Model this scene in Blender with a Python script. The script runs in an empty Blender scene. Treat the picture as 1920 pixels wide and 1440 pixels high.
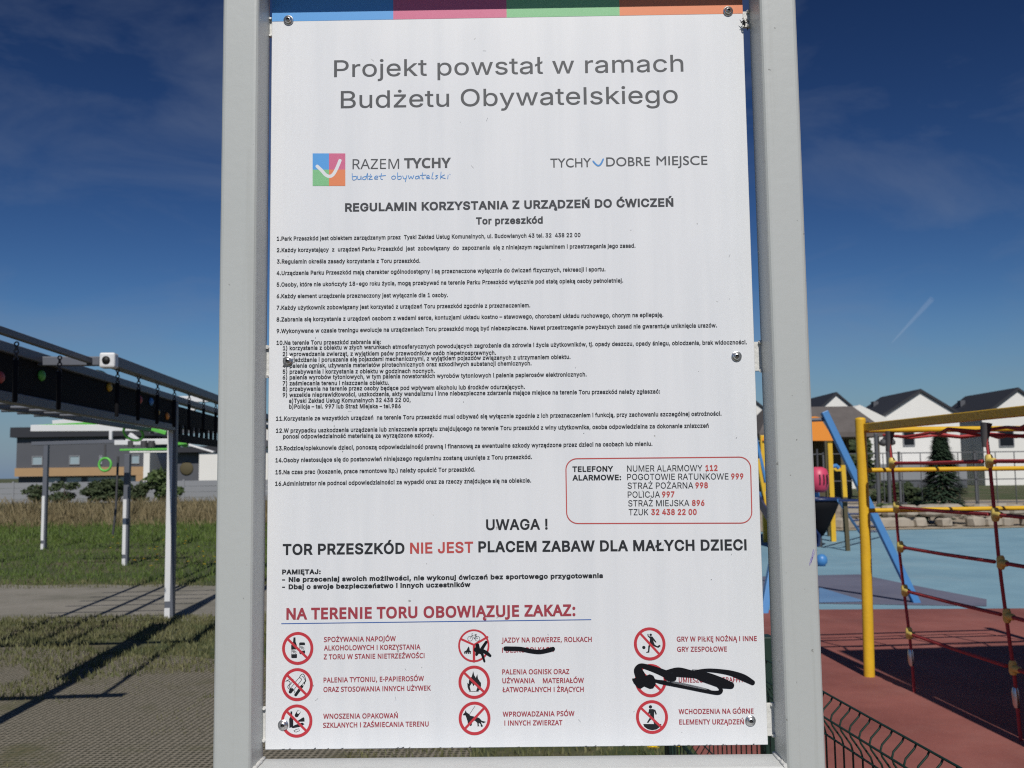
import bpy, math, random
from mathutils import Vector, Matrix, geometry
R = math.radians
scn = bpy.context.scene
col = scn.collection

# ------------------------------------------------------------------ camera, sky, sun, exposure
FPX = 1850.0                                   # focal length for a 1920 px wide picture
YAW, PITCH, ROLL = R(-0.555), R(5.07), R(-0.72)
EYE = Vector((0, 0, 1.55))
def _axes():
    cy, sy, cp, sp, cr, sr = math.cos(YAW), math.sin(YAW), math.cos(PITCH), math.sin(PITCH), math.cos(ROLL), math.sin(ROLL)
    fwd = Vector((sy*cp, cy*cp, sp)); r0 = Vector((cy, -sy, 0)); u0 = r0.cross(fwd)
    return cr*r0 + sr*u0, -sr*r0 + cr*u0, fwd
RIGHT, UP, FWD = _axes()
cam = bpy.data.cameras.new('camera')
cam.lens = 36*FPX/1920; cam.sensor_width = 36; cam.clip_start = .05; cam.clip_end = 3000
cam.dof.use_dof = True; cam.dof.focus_distance = 1.62; cam.dof.aperture_fstop = 11
camo = bpy.data.objects.new('camera', cam); col.objects.link(camo)
m3 = Matrix((RIGHT, UP, -FWD)).transposed()
camo.matrix_world = Matrix.Translation(EYE) @ m3.to_4x4()
scn.camera = camo

SUN_EL, SUN_AZ = R(45), R(3.4)                 # the sun stands behind the camera
world = bpy.data.worlds.new('World'); scn.world = world; world.use_nodes = True
wn, wl = world.node_tree.nodes, world.node_tree.links
wn.clear()
wo = wn.new('ShaderNodeOutputWorld'); bg = wn.new('ShaderNodeBackground')
sky = wn.new('ShaderNodeTexSky'); sky.sky_type = 'NISHITA'; sky.sun_disc = False
sky.sun_elevation = SUN_EL; sky.sun_rotation = R(180) - SUN_AZ
sky.air_density = 1.0; sky.dust_density = 0.35; sky.ozone_density = 3.0; sky.altitude = 250
tc = wn.new('ShaderNodeTexCoord'); mp = wn.new('ShaderNodeMapping')
mp.inputs['Scale'].default_value = (2.2, 2.2, 5.5); mp.inputs['Rotation'].default_value = (0, R(28), R(15))
nz = wn.new('ShaderNodeTexNoise'); nz.inputs['Scale'].default_value = 2.3; nz.inputs['Detail'].default_value = 9
nz.inputs['Roughness'].default_value = .58; nz.inputs['Distortion'].default_value = .5
cr = wn.new('ShaderNodeValToRGB'); cr.color_ramp.elements[0].position = .44; cr.color_ramp.elements[1].position = .85
cr.color_ramp.elements[0].color = (0, 0, 0, 1); cr.color_ramp.elements[1].color = (.34, .34, .34, 1)
mixc = wn.new('ShaderNodeMix'); mixc.data_type = 'RGBA'; mixc.inputs['B'].default_value = (3.4, 4.1, 5.6, 1)
dim = wn.new('ShaderNodeVectorMath'); dim.operation = 'SCALE'; dim.inputs['Scale'].default_value = .36
deep = wn.new('ShaderNodeGamma'); deep.inputs['Gamma'].default_value = 2.0     # a deep, clear spring sky
wl.new(sky.outputs[0], dim.inputs[0]); wl.new(dim.outputs[0], deep.inputs[0])
wl.new(tc.outputs['Generated'], mp.inputs[0]); wl.new(mp.outputs[0], nz.inputs['Vector']); wl.new(nz.outputs['Fac'], cr.inputs[0])
sx = wn.new('ShaderNodeSeparateXYZ'); wl.new(tc.outputs['Generated'], sx.inputs[0])
mr = wn.new('ShaderNodeMapRange'); mr.inputs['From Min'].default_value = -.02; mr.inputs['From Max'].default_value = .16
mr.inputs['To Min'].default_value = .95; mr.inputs['To Max'].default_value = 0; wl.new(sx.outputs['Z'], mr.inputs['Value'])
low = wn.new('ShaderNodeMix'); low.data_type = 'RGBA'; low.inputs['B'].default_value = (2.2, 3.7, 6.2, 1)      # pale blue air low over the horizon
wl.new(mr.outputs['Result'], low.inputs['Factor']); wl.new(deep.outputs[0], low.inputs['A'])
wl.new(cr.outputs[0], mixc.inputs['Factor']); wl.new(low.outputs['Result'], mixc.inputs['A'])
wl.new(mixc.outputs['Result'], bg.inputs[0]); wl.new(bg.outputs[0], wo.inputs[0])
bg.inputs[1].default_value = 0.057
sl = bpy.data.lights.new('sun', 'SUN'); sl.energy = 3.65; sl.angle = R(.53); sl.color = (1, .955, .88)
slo = bpy.data.objects.new('sun', sl); col.objects.link(slo)
sdir = Vector((-math.sin(SUN_AZ)*math.cos(SUN_EL), math.cos(SUN_AZ)*math.cos(SUN_EL), -math.sin(SUN_EL)))   # the way the light travels
slo.rotation_euler = sdir.to_track_quat('-Z', 'Y').to_euler(); slo.location = (0, -8, 12)
scn.view_settings.view_transform = 'Standard'; scn.view_settings.look = 'None'
scn.view_settings.exposure = 0; scn.view_settings.gamma = 1
scn.cycles.use_denoising = False; scn.cycles.filter_width = 1.15
scn.cycles.max_bounces = 6; scn.cycles.sample_clamp_indirect = 6

# ------------------------------------------------------------------ helpers
def ray(px, py):
    return (FWD + RIGHT*((px-960)/FPX) + UP*((720-py)/FPX))
def at(px, py, Y):
    "the point of the upright plane y = Y that is seen at a pixel of the photograph"
    d = ray(px, py); return EYE + d*(Y/d.y)
def gr(px, py, z=0.0):
    "the point of the ground seen at a pixel"
    d = ray(px, py); return EYE + d*((z-EYE.z)/d.z)

MATS = {}
def mat(name, base, rough=.6, metal=0.0, noise=None, bump=None, spec=.5, coord='Object', coat=0.0):
    """noise = (scale, amount, second colour or None); bump = (scale, strength)"""
    m = bpy.data.materials.new(name); m.use_nodes = True
    n, l = m.node_tree.nodes, m.node_tree.links
    b = n['Principled BSDF']
    b.inputs['Base Color'].default_value = (*base, 1); b.inputs['Roughness'].default_value = rough
    b.inputs['Metallic'].default_value = metal; b.inputs['Specular IOR Level'].default_value = spec
    b.inputs['Coat Weight'].default_value = coat
    t = n.new('ShaderNodeTexCoord')
    if noise:
        sc_, am, c2 = noise
        x = n.new('ShaderNodeTexNoise'); x.inputs['Scale'].default_value = sc_; x.inputs['Detail'].default_value = 6
        x.inputs['Roughness'].default_value = .65
        l.new(t.outputs[coord], x.inputs['Vector'])
        rp = n.new('ShaderNodeValToRGB'); rp.color_ramp.elements[0].position = .5-am/2; rp.color_ramp.elements[1].position = .5+am/2
        rp.color_ramp.elements[0].color = (*base, 1); rp.color_ramp.elements[1].color = (*c2, 1)
        l.new(x.outputs['Fac'], rp.inputs[0]); l.new(rp.outputs[0], b.inputs['Base Color'])
    if bump:
        y = n.new('ShaderNodeTexNoise'); y.inputs['Scale'].default_value = bump[0]; y.inputs['Detail'].default_value = 4
        l.new(t.outputs[coord], y.inputs['Vector'])
        bp = n.new('ShaderNodeBump'); bp.inputs['Strength'].default_value = bump[1]; bp.inputs['Distance'].default_value = .01
        l.new(y.outputs['Fac'], bp.inputs['Height']); l.new(bp.outputs[0], b.inputs['Normal'])
    MATS[name] = m
    return m

XF = None                                       # set while building things that stand at an angle
def turned(cx, cy, deg):
    return Matrix.Translation((cx, cy, 0)) @ Matrix.Rotation(R(deg), 4, 'Z') @ Matrix.Translation((-cx, -cy, 0))
class MB:
    "collects shapes and links them as ONE mesh object"
    def __init__(s): s.v = []; s.f = []; s.mi = []; s.sm = []
    def add(s, vs, fs, mi=0, smooth=False):
        o = len(s.v); s.v += [tuple(p) for p in vs]
        for f in fs:
            s.f.append(tuple(i+o for i in f)); s.mi.append(mi); s.sm.append(smooth)
    def box(s, a, b, mi=0):
        (x0, y0, z0), (x1, y1, z1) = a, b
        vs = [(x, y, z) for z in (z0, z1) for y in (y0, y1) for x in (x0, x1)]
        s.add(vs, [(0,2,3,1),(4,5,7,6),(0,1,5,4),(2,6,7,3),(0,4,6,2),(1,3,7,5)], mi)
    def bar(s, p, q, w, h, mi=0, up=(0,0,1)):
        p, q = Vector(p), Vector(q); d = (q-p).normalized(); u = Vector(up)
        if abs(d.dot(u)) > .99: u = Vector((0,1,0))
        a = d.cross(u).normalized()*(w/2); b = a.cross(d).normalized()*(h/2)
        vs = [e+sa*a+sb*b for e in (p, q) for sa, sb in ((-1,-1),(1,-1),(1,1),(-1,1))]
        s.add(vs, [(3,2,1,0),(4,5,6,7),(0,1,5,4),(1,2,6,5),(2,3,7,6),(3,0,4,7)], mi)
    def tube(s, pts, r, n=8, mi=0, cap=True):
        pts = [Vector(p) for p in pts]; rs = r if isinstance(r, (list, tuple)) else [r]*len(pts)
        vs = []; N = len(pts); ref = None
        for i, p in enumerate(pts):
            d = (pts[min(i+1, N-1)]-pts[max(i-1, 0)]).normalized()
            if ref is None:
                ref = Vector((0,0,1)) if abs(d.z) < .9 else Vector((1,0,0))
            a = d.cross(ref).normalized(); ref = a.cross(d).normalized()
            for k in range(n):
                t = 2*math.pi*k/n; vs.append(p + rs[i]*(math.cos(t)*a + math.sin(t)*ref))
        fs = [(i*n+k, i*n+(k+1)%n, (i+1)*n+(k+1)%n, (i+1)*n+k) for i in range(N-1) for k in range(n)]
        s.add(vs, fs, mi, True)
        if cap:
            s.add(vs[:n], [tuple(range(n-1, -1, -1))], mi); s.add(vs[-n:], [tuple(range(n))], mi)
    def lathe(s, c, prof, n=20, mi=0, axis='Z'):
        vs = []
        for r, h in prof:
            for k in range(n):
                t = 2*math.pi*k/n; a, b = r*math.cos(t), r*math.sin(t)
                vs.append((c[0]+a, c[1]+b, c[2]+h) if axis == 'Z' else (c[0]+a, c[1]-h, c[2]+b))
        m = len(prof)
        s.add(vs, [(i*n+k, i*n+(k+1)%n, (i+1)*n+(k+1)%n, (i+1)*n+k) for i in range(m-1) for k in range(n)], mi, True)
    def torus(s, c, R_, r, ax=(0,1,0), n=28, k=8, mi=0, arc=2*math.pi, a0=0):
        ax = Vector(ax).normalized(); u = ax.orthogonal().normalized(); w = ax.cross(u); c = Vector(c); vs = []
        for i in range(n):
            t = a0+arc*i/n; d = math.cos(t)*u + math.sin(t)*w
            for j in range(k):
                q = 2*math.pi*j/k; vs.append(c + d*(R_+r*math.cos(q)) + ax*(r*math.sin(q)))
        s.add(vs, [(i*k+j, ((i+1)%n)*k+j, ((i+1)%n)*k+(j+1)%k, i*k+(j+1)%k) for i in range(n) for j in range(k)], mi, True)
    def prism(s, poly, vec, mi=0):
        "an outline (3-D points in one plane) given a thickness vec"
        n = len(poly); vec = Vector(vec); vs = [Vector(p) for p in poly] + [Vector(p)+vec for p in poly]
        s.add(vs, [tuple(range(n)), tuple(range(2*n-1, n-1, -1))] + [(i, (i+1)%n, n+(i+1)%n, n+i) for i in range(n)], mi)
    def build(s, name, mats, parent=None, bevel=0, seg=2):
        vv = [tuple(XF @ Vector(p)) for p in s.v] if XF else s.v
        me = bpy.data.meshes.new(name); me.from_pydata(vv, [], s.f)
        for m in (mats if isinstance(mats, (list, tuple)) else [mats]): me.materials.append(MATS[m] if isinstance(m, str) else m)
        me.polygons.foreach_set('material_index', s.mi); me.polygons.foreach_set('use_smooth', s.sm); me.update()
        o = bpy.data.objects.new(name, me); col.objects.link(o)
        if parent:
            o.parent = parent; o.location = -Vector(world_loc(parent))
        if bevel:
            b = o.modifiers.new('bevel', 'BEVEL'); b.width = bevel; b.segments = seg; b.limit_method = 'ANGLE'
        return o
def world_loc(o):
    p = Vector(o.location)
    while o.parent: o = o.parent; p = p + Vector(o.location)
    return p
def tag(o, label=None, cat=None, group=None, kind=None):
    if label: o['label'] = label
    if cat: o['category'] = cat
    if group: o['group'] = group
    if kind: o['kind'] = kind
    return o
def thing(name, label, cat, loc=(0,0,0), group=None):
    if XF: loc = XF @ Vector(loc)
    o = bpy.data.objects.new(name, None); col.objects.link(o); o.location = loc; o.empty_display_size = .2
    return tag(o, label, cat, group)
def part(name, m, parent, fn, bevel=0, label=None, seg=2):
    b = MB(); fn(b); o = b.build(name, m, parent, bevel, seg)
    if label: o['label'] = label
    return o

# ------------------------------------------------------------------ materials
mat('post_paint', (.435,.46,.45), .42, bump=(60,.03), noise=(3,.9,(.48,.50,.49)))
mat('rail_paint', (.50,.515,.505), .5, bump=(50,.08), noise=(14,.7,(.57,.58,.57)))
mat('tab_paint', (.62,.62,.60), .5, bump=(90,.25))
mat('steel', (.62,.62,.63), .32, 1.0)
mat('dark_hole', (.01,.01,.01), .6)
mat('ink', (.016,.018,.022), .55); mat('ink_soft', (.035,.038,.045), .5); mat('grey_ink', (.062,.066,.073), .5)
mat('soft_black', (.012,.012,.016), .45)
mat('marker', (.006,.006,.010), .28)
mat('red_ink', (.34,.045,.065), .5); mat('bright_red_ink', (.48,.075,.07), .5); mat('ring_red', (.50,.035,.05), .5)
mat('line_blue', (.04,.12,.38), .5)
mat('band_blue', (.085,.33,.72), .45); mat('band_magenta', (.52,.075,.19), .45, noise=(900,.6,(.68,.2,.32)))
mat('band_green', (.12,.42,.16), .45, noise=(900,.6,(.3,.6,.33))); mat('band_orange', (.74,.23,.095), .45)
mat('hand_blue', (.07,.27,.62), .5)
mat('violet_chalk', (.32,.27,.58), .8)
mat('yellow', (.76,.47,.025), .42, noise=(7,.5,(.64,.38,.025)), bump=(40,.15))
mat('blue', (.05,.19,.46), .4, noise=(4,.8,(.07,.24,.52)))
mat('navy', (.015,.03,.10), .35)
mat('orange', (.80,.27,.03), .45)
mat('pink', (.60,.06,.13), .45)
mat('rope_red', (.42,.05,.055), .75, bump=(200,.4))
mat('knot_yellow', (.72,.55,.14), .5)
mat('rig_grey', (.10,.11,.135), .5, noise=(3,.8,(.125,.135,.16)))
mat('black_board', (.008,.008,.010), .8, spec=.15)
mat('white_paint', (.72,.73,.74), .4, noise=(2,.8,(.66,.67,.68)))
mat('lime', (.12,.50,.08), .45)
mat('chain', (.07,.07,.075), .65, .2)
mat('fence_green', (.010,.032,.023), .5)
mat('wall_white', (.78,.77,.74), .85, noise=(.5,.9,(.70,.69,.66)))
mat('wall_dark', (.075,.08,.095), .8, noise=(.8,.9,(.095,.10,.115)))
mat('wall_tan', (.42,.27,.14), .85, noise=(1,.9,(.36,.23,.12)))
mat('wall_grey', (.24,.25,.27), .85)
mat('roof_dark', (.022,.024,.032), .7, bump=(3,.5))
mat('glass', (.012,.014,.018), .3, spec=.2)
mat('glass_pale', (.30,.38,.42), .15, spec=.8)
mat('shingle', (.085,.075,.072), .9, noise=(2.5,.8,(.14,.125,.12)), bump=(9,.8))
mat('timber', (.085,.07,.035), .8)
mat('fence_grey', (.085,.09,.10), .6)
mat('stone', (.42,.37,.30), .9, noise=(2,.9,(.28,.25,.21)), bump=(8,.8))
mat('bark', (.06,.045,.035), .9, bump=(12,.9))
mat('dandelion_yellow', (.85,.58,.01), .6)
mat('stem_green', (.06,.14,.02), .7)

# ------------------------------------------------------------------ ground
def node_mat(name):
    m = bpy.data.materials.new(name); m.use_nodes = True; MATS[name] = m
    return m, m.node_tree.nodes, m.node_tree.links, m.node_tree.nodes['Principled BSDF']
def noise_node(n, l, vec, scale, detail=6, rough=.6):
    x = n.new('ShaderNodeTexNoise'); x.inputs['Scale'].default_value = scale; x.inputs['Detail'].default_value = detail
    x.inputs['Roughness'].default_value = rough; l.new(vec, x.inputs['Vector']); return x.outputs['Fac']
def ramp(n, l, fac, stops):
    r = n.new('ShaderNodeValToRGB'); e = r.color_ramp.elements
    while len(e) < len(stops): e.new(.5)
    for k, (p, c) in enumerate(stops): e[k].position = p; e[k].color = (*c, 1)
    l.new(fac, r.inputs[0]); return r.outputs[0]
def mixn(n, l, fac, a, b):
    x = n.new('ShaderNodeMix'); x.data_type = 'RGBA'; l.new(fac, x.inputs['Factor']); l.new(a, x.inputs['A']); l.new(b, x.inputs['B']); return x.outputs['Result']
def bumpn(n, l, h, b, st, dist):
    x = n.new('ShaderNodeBump'); x.inputs['Strength'].default_value = st; x.inputs['Distance'].default_value = dist
    l.new(h, x.inputs['Height']); l.new(x.outputs[0], b.inputs['Normal'])

m, n, l, b = node_mat('meadow'); t = n.new('ShaderNodeTexCoord').outputs['Object']
f1 = noise_node(n, l, t, .35); f2 = noise_node(n, l, t, 6, 8, .7)
g1 = ramp(n, l, f2, [(.35, (.035,.055,.016)), (.55, (.065,.085,.026)), (.72, (.12,.11,.05))])
g2 = ramp(n, l, f2, [(.35, (.07,.065,.035)), (.62, (.15,.125,.075))])
l.new(mixn(n, l, ramp(n, l, f1, [(.48, (0,0,0)), (.62, (1,1,1))]), g1, g2), b.inputs['Base Color']); b.inputs['Roughness'].default_value = .95
bumpn(n, l, f2, b, .9, .04)

m, n, l, b = node_mat('trodden_path'); t = n.new('ShaderNodeTexCoord').outputs['Object']
f1 = noise_node(n, l, t, 1.2, 8, .65); f2 = noise_node(n, l, t, 30, 6, .7)
c1 = ramp(n, l, f1, [(.36, (.12,.115,.085)), (.50, (.215,.20,.168)), (.65, (.265,.245,.21))])
c2 = ramp(n, l, f2, [(.3, (.16,.15,.125)), (.7, (.28,.26,.23))])
x = n.new('ShaderNodeMix'); x.data_type = 'RGBA'; x.inputs['Factor'].default_value = .4; l.new(c1, x.inputs['A']); l.new(c2, x.inputs['B'])
l.new(x.outputs['Result'], b.inputs['Base Color']); b.inputs['Roughness'].default_value = .95; bumpn(n, l, f2, b, .5, .01)

m, n, l, b = node_mat('grass_mat'); t = n.new('ShaderNodeTexCoord').outputs['Object']
mp_ = n.new('ShaderNodeMapping'); mp_.inputs['Rotation'].default_value = (0, 0, R(4)); l.new(t, mp_.inputs[0])
vo = n.new('ShaderNodeTexVoronoi'); vo.inputs['Scale'].default_value = 27; vo.inputs['Randomness'].default_value = .12; l.new(mp_.outputs[0], vo.inputs['Vector'])
cell = ramp(n, l, vo.outputs['Distance'], [(.26, (.030,.029,.015)), (.48, (.225,.20,.155))])
f1 = noise_node(n, l, t, 1.5, 7, .65); f2 = noise_node(n, l, t, 25, 5)
gg = ramp(n, l, f2, [(.35, (.05,.06,.018)), (.65, (.13,.112,.055))])
l.new(mixn(n, l, ramp(n, l, f1, [(.52, (0,0,0)), (.70, (.85,.85,.85))]), cell, gg), b.inputs['Base Color']); b.inputs['Roughness'].default_value = .9
bumpn(n, l, vo.outputs['Distance'], b, .8, .012)

def rubber(name, a, c):
    m, n, l, b = node_mat(name); t = n.new('ShaderNodeTexCoord').outputs['Object']
    f1 = noise_node(n, l, t, .8, 6); f2 = noise_node(n, l, t, 150, 3, .8)
    f = n.new('ShaderNodeMath'); f.operation = 'MULTIPLY_ADD'; l.new(f1, f.inputs[0]); f.inputs[1].default_value = .7; 
    k = n.new('ShaderNodeMath'); k.operation = 'MULTIPLY'; l.new(f2, k.inputs[0]); k.inputs[1].default_value = .3; l.new(k.outputs[0], f.inputs[2])
    f3 = noise_node(n, l, t, .45, 7, .7); rg = n.new('ShaderNodeRGB'); rg.outputs[0].default_value = (c[0]*.7+.12, c[1]*.7+.11, c[2]*.7+.10, 1)
    l.new(mixn(n, l, ramp(n, l, f3, [(.52, (0,0,0)), (.72, (.4,.4,.4))]), ramp(n, l, f.outputs[0], [(.40, a), (.60, c)]), rg.outputs[0]), b.inputs['Base Color']); b.inputs['Roughness'].default_value = .85; bumpn(n, l, f2, b, .35, .003)
rubber('red_rubber', (.19,.056,.046), (.31,.105,.086))
rubber('light_blue_rubber', (.17,.31,.40), (.22,.38,.47))
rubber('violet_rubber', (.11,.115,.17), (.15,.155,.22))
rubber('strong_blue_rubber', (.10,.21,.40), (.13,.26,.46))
rubber('sand_ground', (.30,.25,.18), (.40,.33,.25))

def sheet(name, pts, z, m, jit=0, sub=0):
    rnd = random.Random(name)
    if sub:
        q = []
        for i, p in enumerate(pts):
            p2 = pts[(i+1) % len(pts)]
            k = max(1, int(math.hypot(p2[0]-p[0], p2[1]-p[1])/sub))
            for j in range(k):
                t = j/k; q.append((p[0]+(p2[0]-p[0])*t+rnd.uniform(-jit, jit), p[1]+(p2[1]-p[1])*t+rnd.uniform(-jit, jit)))
        pts = q
    tris = geometry.tessellate_polygon([[Vector((x, y, 0)) for x, y in pts]])
    b = MB(); b.add([(x, y, z) for x, y in pts], [tuple(t) for t in tris])
    o = b.build(name, m); o['kind'] = 'structure'
    me = o.data
    if me.polygons and me.polygons[0].normal.z < 0: me.flip_normals()
    return o
sheet('ground', [(-900,-60), (900,-60), (900,1800), (-900,1800)], 0, 'meadow')
sheet('path', [(-30,10.9), (-3.2,10.75), (.7,10.3), (.7,13.4), (-4,14.1), (-7,14.4), (-30,15.4)], .004, 'trodden_path', .13, .35)
sheet('pavement', [(-9,-3), (-.35,-3), (-.2,7.4), (-1.6,8.2), (-4.2,9.0), (-9,9.6)], .006, 'grass_mat', .1, .3)
# playground surfaces to the right of the mesh fence
sheet('play_surface', [(1.3,-3), (14,-3), (14,11.2), (6,10.9), (.9,11.1), (.93,5.6)], .004, 'red_rubber')
sheet('blue_surface', [(.9,11.1), (6,10.9), (14,11.2), (16,25), (.8,24)], .0045, 'light_blue_rubber')
def g2(*pp): return [tuple(gr(*p).xy) for p in pp]
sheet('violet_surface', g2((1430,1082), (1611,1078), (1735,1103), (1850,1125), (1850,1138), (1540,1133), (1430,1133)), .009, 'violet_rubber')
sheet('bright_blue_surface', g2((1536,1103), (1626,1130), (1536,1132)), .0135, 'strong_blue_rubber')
sheet('sand', [(1.5,24.3), (16.2,25.2), (40,26), (40,45), (1.5,45)], .004, 'sand_ground')

# painted steel with specks, faint runs of dirt and scuffs
pm_ = MATS['post_paint']; n, l = pm_.node_tree.nodes, pm_.node_tree.links; b = n['Principled BSDF']; t = n.new('ShaderNodeTexCoord').outputs['Object']
old = b.inputs['Base Color'].links[0].from_socket
rgb = n.new('ShaderNodeRGB'); rgb.outputs[0].default_value = (.16,.155,.14,1)
c1 = mixn(n, l, ramp(n, l, noise_node(n, l, t, 85, 2, .5), [(.745, (0,0,0)), (.79, (.7,.7,.7))]), old, rgb.outputs[0])
mq = n.new('ShaderNodeMapping'); mq.inputs['Scale'].default_value = (55, 55, 1.3); l.new(t, mq.inputs[0])
rgb2 = n.new('ShaderNodeRGB'); rgb2.outputs[0].default_value = (.33,.335,.31,1)
c2 = mixn(n, l, ramp(n, l, noise_node(n, l, mq.outputs[0], 1, 4), [(.56, (0,0,0)), (.78, (.45,.45,.45))]), c1, rgb2.outputs[0])
l.new(c2, b.inputs['Base Color'])

# ------------------------------------------------------------------ information sign
YP = 1.614                                     # front of the panel
PX0, PX1, PZ0, PZ1, PZB = -.4166, .3834, 1.113, 2.366, 2.318
sign = thing('information_sign', 'tall grey steel framed notice board with white rules panel', 'sign', (-.0133, 1.585, 0))
YF, YB, RZ = 1.545, 1.625, 1.098
LPX, RPX = (-.480, -.421), (.395, .4545)
for xa, xb in (LPX, RPX):
    part('post', 'post_paint', sign, lambda b: b.box((xa, YF, -.3), (xb, YB, 2.475)), .007, seg=3)
part('bottom_rail', 'rail_paint', sign, lambda b: b.box((LPX[1]-.001, YF+.002, 1.003), (RPX[0]+.001, YB-.002, RZ)), .006, seg=3)
part('top_rail', 'post_paint', sign, lambda b: b.box((LPX[1]-.001, YF+.002, 2.396), (RPX[0]+.001, YB-.002, 2.472)), .006, seg=3)
# weld beads where the rail meets the posts
rw = random.Random(4)
for sx, x in ((1, LPX[1]), (-1, RPX[0])):
    def wf(b):
        pts = [(x+sx*(.001+.001*rw.random()), YF+.004+.0715*i/14, RZ+.0005+.0012*rw.random()) for i in range(15)]
        b.tube(pts, [.0025+.0016*rw.random() for _ in pts], 6)
    part('weld_bead', 'tab_paint', sign, wf)
panel = None
m, n, l, b = node_mat('panel_white'); t = n.new('ShaderNodeTexCoord').outputs['Object']
mq = n.new('ShaderNodeMapping'); mq.inputs['Scale'].default_value = (26, 26, 1.6); l.new(t, mq.inputs[0])
fs = noise_node(n, l, mq.outputs[0], 1.0, 5)                                  # rain streaks
streak = ramp(n, l, fs, [(.35, (.70,.72,.75)), (.6, (.745,.76,.785))])
fd = noise_node(n, l, t, 62, 2, .5)                                             # specks of dirt
speck = ramp(n, l, fd, [(.755, (0,0,0)), (.79, (.75,.75,.75))])
dk = n.new('ShaderNodeRGB'); dk.outputs[0].default_value = (.22,.21,.19,1)
l.new(mixn(n, l, speck, streak, dk.outputs[0]), b.inputs['Base Color']); b.inputs['Roughness'].default_value = .38
fb = noise_node(n, l, t, 3.5, 2); bumpn(n, l, fb, b, .12, .02)
b_ = MB(); b_.box((PX0, YP, PZ0), (PX1, YP+.003, PZ1)); panel = b_.build('panel', 'panel_white', sign, .0008, 1)

LAY = [0]
def pm(px, py, lift=.0004):
    p = at(px, py, YP); LAY[0] += 1
    return p
class Print:
    "flat prints lying a fraction of a millimetre on the panel"
    def __init__(s, z=.0004): s.b = MB(); s.z = z; s.k = 0
    def y(s): s.k += 1; return YP - s.z - s.k*1.2e-6
    def poly(s, pts, mi=0):                    # pts: (x, z) on the panel
        y = s.y(); tr = geometry.tessellate_polygon([[Vector((x, z, 0)) for x, z in pts]])
        s.b.add([(x, y, z) for x, z in pts], [tuple(q) for q in tr], mi)
    def tris(s, pts, tr, mi=0, y=None):
        y = y or s.y(); s.b.add([(x, y, z) for x, z in pts], tr, mi)
    def px(s, pts, f, mi=0):
        q = [pm(*f(*p)) for p in pts]; s.poly([(p.x, p.z) for p in q], mi)
    def stroke(s, pts, w, mi=0, round_=True):
        "pts (x, z), widths w (number or list): a brush stroke as quads and end discs"
        ws = w if isinstance(w, (list, tuple)) else [w]*len(pts)
        y = s.y(); N = len(pts); L = []; Rr = []
        for i in range(N):
            a = Vector(pts[max(i-1, 0)]); c = Vector(pts[min(i+1, N-1)]); d = (c-a)
            d = d.normalized() if d.length > 1e-9 else Vector((1, 0)); nn = Vector((-d.y, d.x))*(ws[i]/2); p = Vector(pts[i])
            L.append(p+nn); Rr.append(p-nn)
        vs = [(p.x, y, p.y) for p in L] + [(p.x, y, p.y) for p in Rr]
        s.b.add(vs, [(i, i+1, N+i+1, N+i) for i in range(N-1)], mi)
        if round_:
            for i in (0, N-1):
                s.disc(pts[i], ws[i]/2, mi)
    def disc(s, c, r, mi=0, n=16, ry=None):
        ry = ry or r; y = s.y()
        s.b.add([(c[0]+r*math.cos(2*math.pi*k/n), y, c[1]+ry*math.sin(2*math.pi*k/n)) for k in range(n)], [tuple(range(n))], mi)
    def ring(s, c, r0, r1, mi=0, n=48, k_=1.0):
        y = s.y(); vs = [(c[0]+r*math.cos(2*math.pi*k/n), y, c[1]+k_*r*math.sin(2*math.pi*k/n)) for r in (r0, r1) for k in range(n)]
        s.b.add(vs, [(k, (k+1) % n, n+(k+1) % n, n+k) for k in range(n)], mi)
    def done(s, name, mats, label=None):
        o = s.b.build(name, mats, panel)
        if label: o['label'] = label
        return o
def smooth(pts, k=6):
    "Catmull-Rom through the points (tuples of any length)"
    P = [pts[0]] + list(pts) + [pts[-1]]; out = []
    for i in range(1, len(P)-2):
        for j in range(k):
            t = j/k
            out.append(tuple(.5*((2*P[i][a]) + (P[i+1][a]-P[i-1][a])*t + (2*P[i-1][a]-5*P[i][a]+4*P[i+1][a]-P[i+2][a])*t*t + (3*P[i][a]-P[i-1][a]-3*P[i+1][a]+P[i+2][a])*t**3) for a in range(len(P[i]))))
    out.append(tuple(pts[-1])); return out

# coloured band along the top edge
pr = Print(.0003)
xs = [510.2, 737.5, 950, 1162, 1393]
for i in range(4):
    x0 = PX0+.0002 if i == 0 else pm(xs[i], 38).x
    x1 = PX1-.0002 if i == 3 else pm(xs[i+1], 35).x
    pr.poly([(x0, PZB), (x1, PZB), (x1, PZ1-.001), (x0, PZ1-.001)], i)
pr.done('colour_band', ['band_blue', 'band_magenta', 'band_green', 'band_orange'])

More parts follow.
